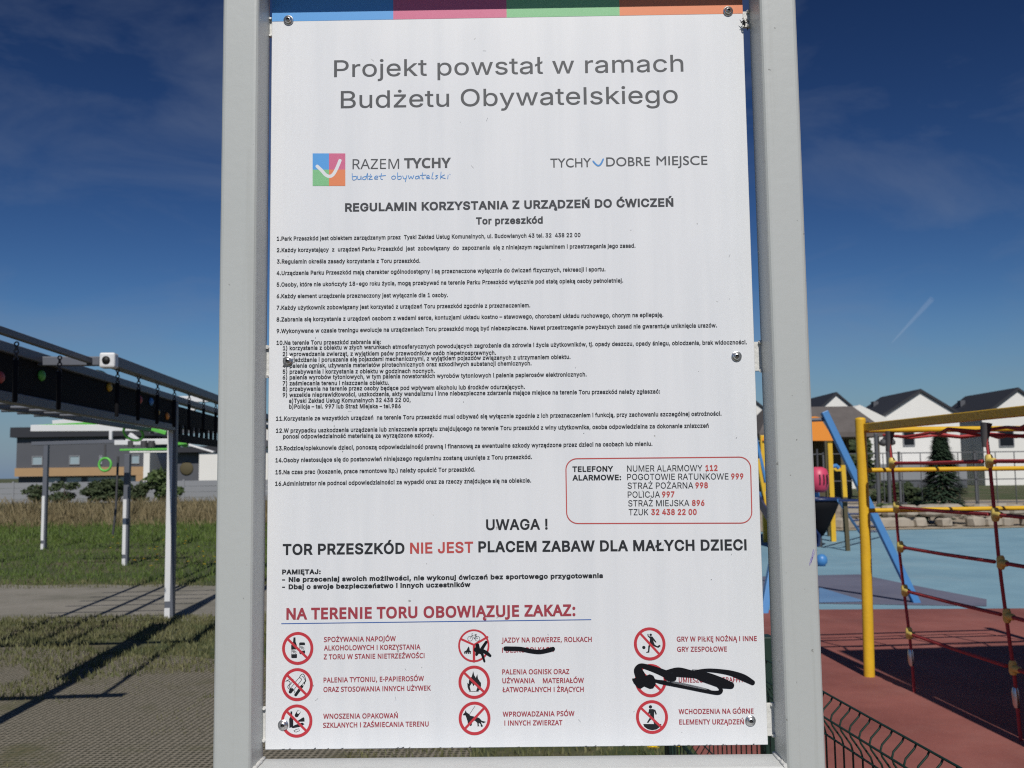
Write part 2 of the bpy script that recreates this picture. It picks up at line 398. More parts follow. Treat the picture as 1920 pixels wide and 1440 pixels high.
# ------------------------------------------------------------------ lettering: glyph outlines, meshed here
GL = {
'I': {
'A': [480, [[[16, 0], [201, 509], [276, 509], [463, 0], [395, 0], [287, 302], [264, 372], [232, 478], [245, 478], [213, 371], [191, 302], [85, 0]], [[110, 142], [110, 199], [370, 199], [370, 142]]]],
'B': [456, [[[60, 0], [60, 509], [241, 509], [289, 504], [329, 491], [359, 469], [381, 442], [394, 410], [398, 374], [395, 344], [387, 320], [373, 301], [356, 286], [315, 267], [315, 262], [339, 257], [363, 245], [385, 227], [402, 203], [414, 173], [418, 136], [413, 100], [400, 67], [377, 39], [344, 18], [301, 4], [247, 0]], [[125, 57], [245, 57], [296, 63], [330, 80], [349, 105], [355, 137], [352, 161], [342, 184], [327, 203], [306, 218], [279, 228], [248, 231], [125, 231]], [[125, 285], [238, 285], [265, 288], [288, 296], [308, 309], [323, 326], [333, 348], [336, 372], [330, 403], [313, 429], [283, 446], [240, 452], [125, 452]]]],
'C': [510, [[[267, -7], [225, -3], [186, 7], [150, 25], [119, 49], [92, 79], [70, 115], [53, 157], [44, 203], [40, 254], [44, 305], [53, 352], [70, 393], [92, 429], [119, 459], [150, 484], [186, 501], [225, 512], [267, 516], [305, 513], [340, 504], [373, 490], [402, 471], [427, 447], [448, 418], [463, 385], [473, 348], [408, 348], [401, 373], [389, 395], [357, 428], [315, 449], [267, 456], [223, 450], [184, 432], [150, 403], [125, 364], [113, 332], [106, 295], [103, 254], [106, 213], [113, 177], [125, 145], [151, 105], [184, 76], [223, 59], [267, 53], [315, 60], [357, 81], [389, 114], [408, 160], [473, 160], [463, 124], [448, 91], [428, 62], [402, 38], [373, 19], [341, 5], [305, -4]]]],
'D': [502, [[[219, 0], [96, 0], [96, 57], [215, 57], [254, 60], [288, 68], [318, 81], [354, 110], [379, 149], [390, 181], [397, 216], [399, 255], [397, 294], [390, 329], [379, 361], [354, 399], [320, 428], [275, 446], [221, 452], [93, 452], [93, 509], [225, 509], [273, 505], [315, 495], [353, 478], [385, 455], [412, 426], [433, 391], [449, 351], [458, 306], [462, 255], [458, 205], [449, 159], [433, 119], [411, 83], [384, 54], [351, 31], [312, 14], [268, 3]], [[125, 509], [125, 0], [60, 0], [60, 509]]]],
'E': [419, [[[60, 0], [60, 509], [372, 509], [372, 452], [125, 452], [125, 286], [355, 286], [355, 229], [125, 229], [125, 57], [375, 57], [375, 0]]]],
'F': [410, [[[60, 0], [60, 509], [369, 509], [369, 452], [125, 452], [125, 278], [346, 278], [346, 221], [125, 221], [125, 0]]]],
'G': [520, [[[269, -7], [225, -3], [185, 7], [149, 25], [118, 49], [91, 79], [69, 116], [53, 157], [43, 203], [40, 254], [43, 305], [53, 352], [69, 393], [91, 429], [117, 459], [149, 484], [184, 501], [223, 512], [265, 516], [304, 513], [340, 504], [374, 489], [403, 469], [429, 445], [449, 416], [465, 384], [474, 349], [408, 349], [387, 393], [356, 427], [315, 448], [265, 456], [222, 450], [183, 432], [150, 404], [125, 364], [113, 332], [106, 295], [103, 254], [106, 213], [113, 177], [125, 145], [151, 105], [184, 76], [224, 59], [269, 53], [309, 57], [345, 71], [374, 93], [396, 123], [410, 160], [415, 202], [434, 199], [283, 199], [283, 256], [478, 256], [478, 200], [475, 160], [466, 124], [451, 91], [419, 50], [377, 19], [344, 5], [308, -4]]]],
'H': [517, [[[60, 0], [60, 509], [125, 509], [125, 289], [392, 289], [392, 509], [457, 509], [457, 0], [392, 0], [392, 232], [125, 232], [125, 0]]]],
'I': [301, [[[31, 0], [31, 57], [118, 57], [118, 452], [31, 452], [31, 509], [269, 509], [269, 452], [183, 452], [183, 57], [269, 57], [269, 0]]]],
'J': [396, [[[185, -7], [143, -2], [106, 11], [75, 33], [52, 63], [38, 100], [33, 145], [33, 173], [98, 173], [98, 145], [104, 104], [122, 74], [149, 56], [185, 50], [220, 56], [248, 74], [266, 104], [272, 145], [272, 509], [336, 509], [336, 145], [332, 100], [318, 63], [294, 33], [263, 11], [227, -2]]]],
'K': [467, [[[104, 145], [104, 216], [139, 261], [174, 303], [212, 344], [364, 509], [448, 509], [231, 276], [228, 276]], [[60, 0], [60, 509], [125, 509], [125, 334], [124, 225], [125, 193], [125, 0]], [[372, 0], [188, 259], [228, 309], [449, 0]]]],
'L': [393, [[[60, 0], [60, 509], [125, 509], [125, 57], [361, 57], [361, 0]]]],
'M': [628, [[[60, 0], [60, 509], [152, 509], [277, 187], [287, 159], [299, 123], [311, 84], [322, 49], [307, 49], [318, 83], [330, 121], [342, 158], [352, 187], [476, 509], [568, 509], [568, 0], [504, 0], [504, 291], [504, 327], [505, 369], [506, 413], [507, 457], [513, 457], [498, 409], [482, 363], [467, 322], [456, 291], [342, 0], [286, 0], [170, 291], [159, 321], [145, 361], [129, 408], [112, 457], [119, 457], [120, 416], [121, 372], [122, 328], [122, 291], [122, 0]]]],
'N': [523, [[[60, 0], [60, 509], [136, 509], [343, 183], [363, 151], [388, 107], [414, 55], [405, 54], [401, 108], [399, 157], [399, 195], [399, 509], [463, 509], [463, 0], [387, 0], [202, 290], [177, 331], [148, 381], [108, 452], [119, 454], [122, 384], [124, 328], [125, 291], [125, 0]]]],
'O': [533, [[[267, -7], [225, -3], [186, 7], [150, 25], [119, 49], [92, 79], [70, 115], [53, 157], [44, 203], [40, 254], [44, 305], [53, 352], [70, 393], [92, 429], [119, 459], [150, 484], [186, 501], [225, 512], [267, 516], [309, 512], [348, 501], [384, 484], [415, 459], [442, 429], [464, 393], [480, 352], [490, 305], [493, 254], [490, 203], [480, 157], [464, 115], [442, 79], [415, 49], [384, 25], [348, 7], [309, -3]], [[267, 53], [310, 59], [349, 76], [383, 105], [408, 144], [420, 176], [428, 213], [430, 254], [428, 295], [420, 332], [408, 365], [383, 404], [349, 433], [310, 450], [267, 456], [223, 450], [184, 433], [151, 404], [125, 364], [113, 332], [106, 295], [103, 254], [106, 213], [113, 176], [125, 144], [151, 105], [184, 76], [223, 59]]]],
'P': [445, [[[60, 0], [60, 509], [235, 509], [289, 503], [332, 487], [366, 462], [390, 430], [404, 391], [409, 348], [404, 304], [390, 265], [366, 233], [332, 207], [289, 191], [235, 186], [109, 186], [109, 242], [233, 242], [269, 246], [297, 256], [318, 272], [333, 294], [342, 319], [344, 348], [342, 376], [333, 402], [318, 423], [297, 439], [268, 449], [232, 452], [125, 452], [125, 0]]]],
'Q': [533, [[[245, 159], [313, 159], [369, 85], [384, 65], [468, -48], [401, -48], [346, 27], [331, 46]], [[267, -7], [225, -3], [186, 7], [150, 25], [119, 49], [92, 79], [70, 115], [53, 157], [44, 203], [40, 254], [44, 305], [53, 352], [70, 393], [92, 429], [119, 459], [150, 484], [186, 501], [225, 512], [267, 516], [309, 512], [348, 501], [384, 484], [415, 459], [442, 429], [464, 393], [480, 352], [490, 305], [493, 254], [490, 203], [480, 157], [464, 115], [442, 79], [415, 49], [384, 25], [348, 7], [309, -3]], [[267, 53], [310, 59], [349, 76], [383, 105], [408, 144], [420, 176], [428, 213], [430, 254], [428, 295], [420, 332], [408, 365], [383, 404], [349, 433], [310, 450], [267, 456], [223, 450], [184, 433], [151, 404], [125, 364], [113, 332], [106, 295], [103, 254], [106, 213], [113, 176], [125, 144], [151, 105], [184, 76], [223, 59]]]],
'R': [449, [[[60, 0], [60, 509], [236, 509], [290, 504], [333, 489], [367, 465], [390, 433], [405, 395], [409, 352], [405, 309], [390, 271], [367, 240], [333, 217], [289, 203], [236, 198], [96, 198], [96, 255], [234, 255], [269, 258], [298, 267], [319, 281], [334, 300], [342, 324], [345, 352], [342, 380], [334, 405], [319, 425], [298, 440], [269, 449], [233, 452], [125, 452], [125, 0]], [[353, 0], [230, 229], [303, 229], [428, 0]]]],
'S': [447, [[[224, -9], [172, -4], [128, 9], [91, 31], [64, 60], [46, 96], [38, 137], [104, 137], [110, 110], [123, 88], [142, 71], [166, 59], [194, 52], [224, 49], [257, 52], [286, 60], [311, 74], [329, 92], [341, 114], [346, 139], [342, 161], [332, 179], [316, 193], [296, 205], [245, 222], [184, 239], [145, 253], [112, 269], [86, 289], [60, 326], [52, 372], [58, 413], [75, 448], [102, 476], [138, 498], [180, 511], [227, 516], [275, 511], [316, 498], [351, 476], [377, 449], [394, 415], [401, 378], [337, 378], [326, 412], [302, 437], [267, 453], [225, 459], [194, 456], [167, 448], [145, 435], [129, 418], [118, 398], [115, 376], [119, 352], [131, 334], [148, 319], [169, 308], [212, 293], [264, 279], [312, 264], [359, 238], [379, 220], [395, 198], [405, 171], [408, 139], [403, 99], [386, 64], [360, 34], [323, 11], [278, -4]]]],
'T': [449, [[[32, 452], [32, 509], [417, 509], [417, 452], [257, 452], [257, 0], [193, 0], [193, 452]]]],
'U': [517, [[[259, -8], [220, -6], [186, 2], [154, 15], [114, 43], [85, 80], [66, 124], [60, 173], [60, 509], [124, 509], [124, 178], [128, 144], [141, 113], [160, 87], [187, 68], [220, 56], [259, 52], [298, 56], [331, 68], [357, 87], [377, 113], [389, 144], [393, 178], [393, 509], [457, 509], [457, 173], [451, 124], [433, 80], [403, 43], [363, 15], [332, 2], [297, -6]]]],
'V': [480, [[[204, 0], [16, 509], [84, 509], [192, 206], [215, 137], [248, 31], [235, 31], [267, 138], [290, 206], [395, 509], [463, 509], [278, 0]]]],
'W': [686, [[[155, 0], [16, 509], [82, 509], [163, 196], [175, 145], [187, 94], [197, 40], [189, 40], [200, 94], [211, 145], [224, 196], [306, 509], [380, 509], [462, 196], [474, 145], [486, 94], [497, 40], [488, 40], [499, 94], [510, 145], [523, 196], [603, 509], [670, 509], [530, 0], [455, 0], [368, 323], [351, 391], [336, 475], [350, 475], [335, 395], [318, 323], [230, 0]]]],
'X': [474, [[[18, 0], [217, 284], [217, 236], [29, 509], [104, 509], [178, 400], [204, 361], [223, 329], [243, 292], [232, 292], [252, 329], [272, 361], [298, 400], [374, 509], [446, 509], [259, 239], [259, 287], [456, 0], [382, 0], [292, 129], [268, 165], [250, 195], [230, 231], [244, 231], [225, 196], [206, 166], [182, 129], [91, 0]]]],
'Y': [472, [[[203, 0], [203, 208], [16, 509], [91, 509], [192, 344], [222, 292], [250, 230], [224, 230], [251, 293], [280, 344], [381, 509], [455, 509], [268, 208], [268, 0]]]],
'Z': [438, [[[42, 0], [42, 46], [273, 385], [306, 431], [341, 476], [348, 454], [285, 452], [223, 452], [40, 452], [40, 509], [397, 509], [397, 462], [169, 129], [134, 81], [97, 33], [90, 54], [152, 57], [214, 57], [399, 57], [399, 0]]]],
'Ą': [480, [[[16, 0], [201, 509], [276, 509], [463, 0], [395, 0], [287, 302], [264, 372], [232, 478], [245, 478], [213, 371], [191, 302], [85, 0]], [[110, 142], [110, 199], [370, 199], [370, 142]], [[424, -148], [394, -144], [368, -131], [351, -111], [345, -82], [349, -57], [361, -34], [379, -13], [403, 6], [463, 0], [423, -34], [411, -51], [407, -70], [414, -90], [423, -95], [435, -97], [452, -94], [466, -88], [484, -133], [459, -143]]]],
'Ę': [419, [[[60, 0], [60, 509], [372, 509], [372, 452], [125, 452], [125, 286], [355, 286], [355, 229], [125, 229], [125, 57], [375, 57], [375, 0]], [[336, -148], [306, -144], [280, -131], [263, -111], [257, -82], [261, -58], [273, -35], [292, -13], [318, 7], [376, 0], [336, -33], [323, -51], [319, -70], [326, -90], [335, -95], [347, -97], [364, -94], [378, -88], [396, -133], [371, -143]]]],
'Ł': [414, [[[81, 0], [81, 509], [145, 509], [145, 57], [382, 57], [382, 0]], [[16, 173], [16, 237], [270, 384], [270, 319]]]],
'Ó': [533, [[[267, -7], [225, -3], [186, 7], [150, 25], [119, 49], [92, 79], [70, 115], [53, 157], [44, 203], [40, 254], [44, 305], [53, 352], [70, 393], [92, 429], [119, 459], [150, 484], [186, 501], [225, 512], [267, 516], [309, 512], [348, 501], [384, 484], [415, 459], [442, 429], [464, 393], [480, 352], [490, 305], [493, 254], [490, 203], [480, 157], [464, 115], [442, 79], [415, 49], [384, 25], [348, 7], [309, -3]], [[267, 53], [310, 59], [349, 76], [383, 105], [408, 144], [420, 176], [428, 213], [430, 254], [428, 295], [420, 332], [408, 365], [383, 404], [349, 433], [310, 450], [267, 456], [223, 450], [184, 433], [151, 404], [125, 364], [113, 332], [106, 295], [103, 254], [106, 213], [113, 176], [125, 144], [151, 105], [184, 76], [223, 59]], [[240, 558], [288, 659], [356, 659], [290, 558]]]],
'Ś': [447, [[[224, -9], [172, -4], [128, 9], [91, 31], [64, 60], [46, 96], [38, 137], [104, 137], [110, 110], [123, 88], [142, 71], [166, 59], [194, 52], [224, 49], [257, 52], [286, 60], [311, 74], [329, 92], [341, 114], [346, 139], [342, 161], [332, 179], [316, 193], [296, 205], [245, 222], [184, 239], [145, 253], [112, 269], [86, 289], [60, 326], [52, 372], [58, 413], [75, 448], [102, 476], [138, 498], [180, 511], [227, 516], [275, 511], [316, 498], [351, 476], [377, 449], [394, 415], [401, 378], [337, 378], [326, 412], [302, 437], [267, 453], [225, 459], [194, 456], [167, 448], [145, 435], [129, 418], [118, 398], [115, 376], [119, 352], [131, 334], [148, 319], [169, 308], [212, 293], [264, 279], [312, 264], [359, 238], [379, 220], [395, 198], [405, 171], [408, 139], [403, 99], [386, 64], [360, 34], [323, 11], [278, -4]], [[196, 558], [244, 659], [312, 659], [246, 558]]]],
'Ź': [438, [[[42, 0], [42, 46], [273, 385], [306, 431], [341, 476], [348, 454], [285, 452], [223, 452], [40, 452], [40, 509], [397, 509], [397, 462], [169, 129], [134, 81], [97, 33], [90, 54], [152, 57], [214, 57], [399, 57], [399, 0]], [[192, 558], [240, 659], [308, 659], [242, 558]]]],
'Ż': [438, [[[42, 0], [42, 46], [273, 385], [306, 431], [341, 476], [348, 454], [285, 452], [223, 452], [40, 452], [40, 509], [397, 509], [397, 462], [169, 129], [134, 81], [97, 33], [90, 54], [152, 57], [214, 57], [399, 57], [399, 0]], [[219, 572], [203, 575], [189, 584], [180, 597], [177, 612], [180, 628], [189, 641], [203, 650], [219, 653], [236, 650], [249, 641], [259, 628], [262, 612], [259, 597], [249, 584], [236, 575]]]],
'Ć': [510, [[[267, -7], [225, -3], [186, 7], [150, 25], [119, 49], [92, 79], [70, 115], [53, 157], [44, 203], [40, 254], [44, 305], [53, 352], [70, 393], [92, 429], [119, 459], [150, 484], [186, 501], [225, 512], [267, 516], [305, 513], [340, 504], [373, 490], [402, 471], [427, 447], [448, 418], [463, 385], [473, 348], [408, 348], [401, 373], [389, 395], [357, 428], [315, 449], [267, 456], [223, 450], [184, 432], [150, 403], [125, 364], [113, 332], [106, 295], [103, 254], [106, 213], [113, 177], [125, 145], [151, 105], [184, 76], [223, 59], [267, 53], [315, 60], [357, 81], [389, 114], [408, 160], [473, 160], [463, 124], [448, 91], [428, 62], [402, 38], [373, 19], [341, 5], [305, -4]], [[239, 558], [287, 659], [355, 659], [290, 558]]]],
'Ń': [523, [[[60, 0], [60, 509], [136, 509], [343, 183], [363, 151], [388, 107], [414, 55], [405, 54], [401, 108], [399, 157], [399, 195], [399, 509], [463, 509], [463, 0], [387, 0], [202, 290], [177, 331], [148, 381], [108, 452], [119, 454], [122, 384], [124, 328], [125, 291], [125, 0]], [[235, 558], [283, 659], [351, 659], [285, 558]]]],
'a': [389, [[[160, -9], [126, -5], [94, 5], [68, 22], [48, 45], [35, 73], [30, 108], [34, 138], [43, 161], [58, 179], [78, 193], [125, 211], [178, 220], [234, 227], [265, 235], [273, 243], [276, 255], [276, 257], [273, 279], [267, 297], [256, 311], [240, 322], [220, 329], [196, 331], [171, 329], [149, 322], [118, 301], [100, 274], [41, 291], [57, 322], [79, 346], [104, 364], [133, 375], [163, 382], [194, 384], [239, 379], [286, 360], [306, 343], [322, 320], [333, 290], [337, 251], [337, 0], [277, 0], [277, 52], [272, 52], [252, 25], [215, 1], [190, -6]], [[170, 45], [202, 49], [228, 59], [248, 74], [263, 93], [272, 115], [276, 138], [276, 190], [259, 182], [231, 176], [200, 171], [175, 168], [134, 159], [117, 150], [103, 139], [95, 124], [92, 105], [94, 87], [102, 72], [114, 61], [130, 52]]]],
'b': [424, [[[229, -8], [198, -5], [172, 4], [138, 31], [118, 59], [112, 59], [112, 0], [53, 0], [53, 509], [114, 509], [114, 319], [118, 319], [137, 346], [171, 373], [197, 381], [229, 384], [274, 378], [313, 361], [345, 332], [370, 293], [381, 261], [388, 227], [390, 189], [388, 151], [381, 116], [370, 84], [346, 45], [313, 16], [274, -2]], [[220, 47], [253, 51], [279, 66], [301, 88], [316, 117], [325, 151], [328, 189], [325, 227], [316, 261], [301, 290], [280, 311], [253, 325], [220, 330], [188, 325], [161, 312], [140, 291], [125, 263], [116, 229], [113, 189], [116, 150], [125, 115], [140, 86], [162, 65], [188, 51]]]],
'c': [396, [[[207, -8], [159, -2], [117, 16], [82, 46], [56, 85], [40, 133], [34, 187], [37, 225], [44, 260], [56, 291], [82, 330], [117, 360], [159, 378], [207, 384], [260, 377], [305, 356], [340, 322], [362, 277], [303, 262], [290, 289], [270, 311], [242, 325], [207, 330], [173, 325], [145, 310], [124, 287], [108, 258], [99, 224], [96, 187], [99, 151], [108, 117], [124, 89], [145, 66], [173, 51], [207, 46], [243, 52], [271, 66], [292, 89], [304, 117], [363, 102], [354, 78], [341, 56], [306, 21], [261, -1]]]],
'd': [424, [[[195, -8], [151, -2], [111, 16], [79, 45], [55, 84], [43, 116], [36, 151], [34, 189], [36, 227], [43, 261], [55, 293], [79, 332], [112, 361], [151, 378], [196, 384], [228, 381], [253, 373], [287, 346], [306, 319], [311, 319], [311, 509], [372, 509], [372, 0], [313, 0], [313, 59], [307, 59], [287, 31], [252, 4], [227, -5]], [[205, 47], [236, 51], [263, 65], [284, 86], [299, 115], [309, 150], [312, 189], [309, 229], [300, 263], [284, 291], [263, 312], [237, 325], [205, 330], [172, 325], [145, 311], [124, 290], [108, 261], [99, 227], [96, 189], [99, 151], [109, 117], [124, 88], [145, 66], [172, 51]]]],
'e': [404, [[[212, -8], [161, -2], [117, 16], [82, 46], [56, 85], [40, 132], [34, 187], [36, 224], [44, 258], [55, 290], [81, 329], [115, 359], [157, 378], [205, 384], [236, 382], [266, 374], [294, 361], [319, 341], [341, 315], [357, 282], [368, 242], [371, 194], [371, 169], [75, 169], [75, 221], [338, 221], [310, 202], [307, 237], [298, 269], [283, 294], [263, 314], [237, 326], [205, 330], [173, 326], [146, 313], [125, 294], [109, 270], [99, 241], [96, 211], [96, 178], [100, 139], [110, 106], [128, 80], [151, 61], [179, 50], [212, 46], [254, 53], [285, 73], [306, 105], [365, 91], [353, 63], [335, 39], [311, 19], [283, 4], [249, -5]]]],
'f': [254, [[[228, 379], [228, 327], [6, 327], [6, 379]], [[81, 0], [81, 432], [84, 461], [96, 486], [113, 505], [135, 519], [161, 527], [187, 530], [222, 527], [243, 521], [227, 468], [215, 472], [195, 474], [171, 470], [154, 460], [145, 443], [142, 419], [142, 0]]]],
'g': [425, [[[207, -151], [168, -148], [134, -140], [105, -127], [82, -110], [64, -91], [51, -69], [101, -41], [122, -66], [154, -88], [178, -95], [207, -97], [249, -92], [282, -75], [304, -47], [311, -6], [311, 68], [306, 68], [287, 41], [252, 16], [227, 8], [195, 5], [152, 10], [113, 27], [80, 53], [55, 90], [39, 136], [34, 191], [39, 246], [55, 293], [80, 332], [112, 361], [152, 378], [196, 384], [228, 382], [253, 373], [288, 346], [308, 319], [313, 319], [313, 379], [372, 379], [372, -9], [367, -54], [350, -90], [324, -117], [291, -136], [251, -147]], [[205, 59], [237, 63], [264, 75], [285, 95], [300, 121], [309, 154], [312, 193], [309, 231], [300, 264], [285, 291], [264, 312], [237, 325], [205, 330], [172, 325], [145, 312], [124, 290], [109, 262], [99, 229], [96, 193], [99, 155], [109, 123], [124, 96], [145, 76], [172, 63]]]],
'h': [410, [[[114, 227], [114, 0], [53, 0], [53, 509], [114, 509], [114, 287], [102, 287], [124, 332], [152, 362], [187, 379], [227, 384], [264, 380], [295, 369], [321, 349], [341, 321], [353, 285], [357, 240], [357, 0], [296, 0], [296, 235], [290, 275], [273, 304], [246, 323], [210, 329], [184, 326], [161, 317], [141, 303], [126, 283], [117, 257]]]],
'i': [167, [[[53, 0], [53, 379], [114, 379], [114, 0]], [[84, 443], [67, 446], [54, 455], [44, 468], [41, 483], [44, 499], [54, 512], [67, 521], [84, 524], [100, 521], [114, 512], [123, 499], [126, 483], [123, 468], [114, 455], [100, 446]]]],
'j': [167, [[[53, 379], [114, 379], [114, -30], [111, -63], [102, -90], [86, -113], [65, -129], [37, -139], [4, -143], [-10, -143], [-10, -87], [2, -87], [25, -83], [40, -72], [50, -54], [53, -29]], [[83, 443], [67, 446], [53, 455], [44, 468], [41, 483], [44, 499], [53, 512], [67, 521], [83, 524], [100, 521], [114, 512], [123, 499], [126, 483], [123, 468], [114, 455], [100, 446]]]],
'k': [381, [[[110, 137], [110, 212], [121, 212], [284, 379], [360, 379], [184, 199], [177, 199]], [[53, 0], [53, 509], [114, 509], [114, 0]], [[294, 0], [148, 186], [191, 229], [372, 0]]]],
'l': [189, [[[139, -2], [101, 3], [74, 20], [58, 47], [53, 84], [53, 509], [114, 509], [114, 99], [115, 77], [120, 62], [130, 54], [146, 52], [160, 53], [170, 54], [181, 3], [162, -1]]]],
'm': [610, [[[53, 0], [53, 379], [112, 379], [112, 295], [108, 295], [118, 323], [132, 346], [151, 363], [172, 376], [195, 384], [219, 386], [257, 380], [287, 361], [309, 331], [321, 295], [312, 295], [322, 321], [337, 343], [357, 361], [381, 375], [407, 383], [437, 386], [468, 383], [497, 372], [522, 354], [541, 328], [553, 296], [557, 255], [557, 0], [496, 0], [496, 254], [490, 289], [473, 313], [447, 326], [419, 330], [395, 328], [374, 320], [358, 307], [345, 290], [338, 270], [335, 247], [335, 0], [274, 0], [274, 260], [269, 288], [253, 311], [229, 326], [199, 330], [178, 328], [158, 320], [140, 307], [126, 289], [117, 266], [114, 238], [114, 0]]]],
'n': [410, [[[114, 227], [114, 0], [53, 0], [53, 379], [112, 379], [112, 287], [102, 287], [124, 332], [152, 362], [187, 379], [227, 384], [264, 380], [295, 369], [321, 349], [341, 321], [353, 285], [357, 240], [357, 0], [296, 0], [296, 235], [290, 275], [273, 304], [246, 323], [210, 329], [184, 326], [161, 317], [141, 303], [126, 283], [117, 257]]]],
'o': [415, [[[207, -8], [159, -2], [117, 16], [82, 46], [56, 85], [40, 133], [34, 187], [37, 225], [44, 260], [56, 291], [82, 330], [117, 360], [159, 378], [207, 384], [256, 378], [299, 360], [333, 330], [359, 291], [371, 260], [379, 225], [381, 187], [376, 133], [359, 85], [333, 46], [299, 16], [256, -2]], [[207, 46], [242, 51], [270, 66], [292, 89], [307, 117], [316, 151], [319, 187], [316, 224], [307, 258], [292, 287], [270, 310], [242, 325], [207, 330], [173, 325], [145, 310], [124, 287], [108, 258], [99, 224], [96, 187], [99, 151], [108, 117], [124, 89], [145, 66], [173, 51]]]],
'p': [424, [[[53, -143], [53, 379], [112, 379], [112, 319], [118, 319], [137, 346], [171, 373], [197, 381], [229, 384], [274, 378], [313, 361], [345, 332], [370, 293], [381, 261], [388, 227], [390, 189], [388, 151], [381, 116], [370, 84], [346, 45], [313, 16], [274, -2], [229, -8], [198, -5], [173, 4], [138, 31], [118, 59], [114, 59], [114, -143]], [[220, 47], [253, 51], [279, 66], [301, 88], [316, 117], [325, 151], [328, 189], [325, 227], [316, 261], [301, 290], [280, 311], [253, 325], [220, 330], [188, 325], [161, 312], [140, 291], [125, 263], [116, 229], [113, 189], [116, 150], [125, 115], [140, 86], [162, 65], [188, 51]]]],
'r': [259, [[[53, 0], [53, 379], [112, 379], [112, 321], [115, 321], [130, 347], [152, 367], [181, 380], [213, 385], [229, 384], [243, 384], [243, 322], [230, 324], [207, 326], [182, 323], [159, 315], [140, 301], [126, 284], [117, 262], [114, 237], [114, 0]]]],
's': [365, [[[182, -8], [145, -5], [112, 3], [84, 18], [62, 38], [45, 63], [36, 94], [94, 107], [105, 79], [124, 60], [150, 49], [181, 45], [217, 50], [244, 62], [262, 81], [268, 103], [265, 121], [254, 136], [237, 147], [212, 155], [149, 170], [104, 186], [72, 208], [53, 237], [47, 274], [51, 305], [65, 332], [87, 354], [115, 370], [149, 381], [187, 384], [223, 381], [254, 372], [279, 358], [299, 339], [314, 316], [324, 290], [268, 277], [258, 298], [243, 316], [219, 328], [187, 333], [156, 329], [131, 317], [114, 299], [109, 277], [112, 258], [124, 243], [144, 232], [172, 223], [229, 209], [275, 194], [306, 171], [325, 142], [331, 107], [326, 75], [312, 47], [290, 24], [260, 6], [223, -5]]]],
't': [227, [[[204, 379], [204, 327], [6, 327], [6, 379]], [[65, 471], [126, 471], [126, 98], [128, 76], [136, 61], [150, 53], [170, 50], [185, 51], [202, 54], [213, 2], [192, -3], [168, -4], [125, 2], [92, 21], [72, 52], [65, 93]]]],
'u': [410, [[[182, -5], [146, -1], [115, 11], [89, 31], [69, 59], [57, 95], [53, 139], [53, 379], [114, 379], [114, 144], [119, 105], [137, 75], [164, 56], [200, 50], [226, 53], [249, 62], [268, 77], [283, 97], [293, 122], [296, 153], [296, 379], [357, 379], [357, 0], [298, 0], [298, 92], [307, 92], [286, 47], [257, 17], [222, 0]]]],
'v': [389, [[[163, 0], [17, 379], [84, 379], [165, 155], [187, 87], [206, 21], [184, 21], [203, 87], [224, 155], [305, 379], [371, 379], [226, 0]]]],
'w': [567, [[[138, 0], [23, 379], [87, 379], [133, 214], [154, 137], [175, 41], [165, 41], [186, 135], [206, 214], [252, 379], [316, 379], [362, 214], [382, 136], [402, 41], [391, 41], [413, 135], [434, 214], [480, 379], [545, 379], [429, 0], [368, 0], [319, 172], [305, 225], [291, 280], [277, 338], [291, 338], [277, 280], [263, 225], [248, 172], [199, 0]]]],
'y': [389, [[[47, -139], [61, -86], [71, -87], [104, -89], [118, -84], [130, -74], [141, -58], [151, -36], [163, -1], [17, 379], [84, 379], [165, 155], [187, 87], [206, 21], [184, 21], [202, 87], [224, 155], [305, 379], [371, 379], [204, -58], [177, -107], [159, -124], [139, -136], [117, -143], [91, -145], [65, -143]]]],
'z': [380, [[[42, 0], [42, 46], [254, 320], [254, 323], [48, 323], [48, 379], [333, 379], [333, 331], [126, 60], [126, 56], [339, 56], [339, 0]]]],
'ą': [389, [[[160, -9], [126, -5], [94, 5], [68, 22], [48, 45], [35, 73], [30, 108], [34, 138], [43, 161], [58, 179], [78, 193], [125, 211], [178, 220], [234, 227], [265, 235], [273, 243], [276, 255], [276, 257], [273, 279], [267, 297], [256, 311], [240, 322], [220, 329], [196, 331], [171, 329], [149, 322], [118, 301], [100, 274], [41, 291], [57, 322], [79, 346], [104, 364], [133, 375], [163, 382], [194, 384], [239, 379], [286, 360], [306, 343], [322, 320], [333, 290], [337, 251], [337, 0], [277, 0], [277, 52], [272, 52], [252, 25], [215, 1], [190, -6]], [[170, 45], [202, 49], [228, 59], [248, 74], [263, 93], [272, 115], [276, 138], [276, 190], [259, 182], [231, 176], [200, 171], [175, 168], [134, 159], [117, 150], [103, 139], [95, 124], [92, 105], [94, 87], [102, 72], [114, 61], [130, 52]], [[297, -145], [267, -141], [242, -128], [224, -108], [219, -79], [222, -56], [234, -34], [252, -14], [276, 5], [337, 0], [297, -32], [284, -48], [280, -68], [287, -87], [296, -92], [308, -94], [326, -91], [339, -86], [357, -130], [332, -140]]]],
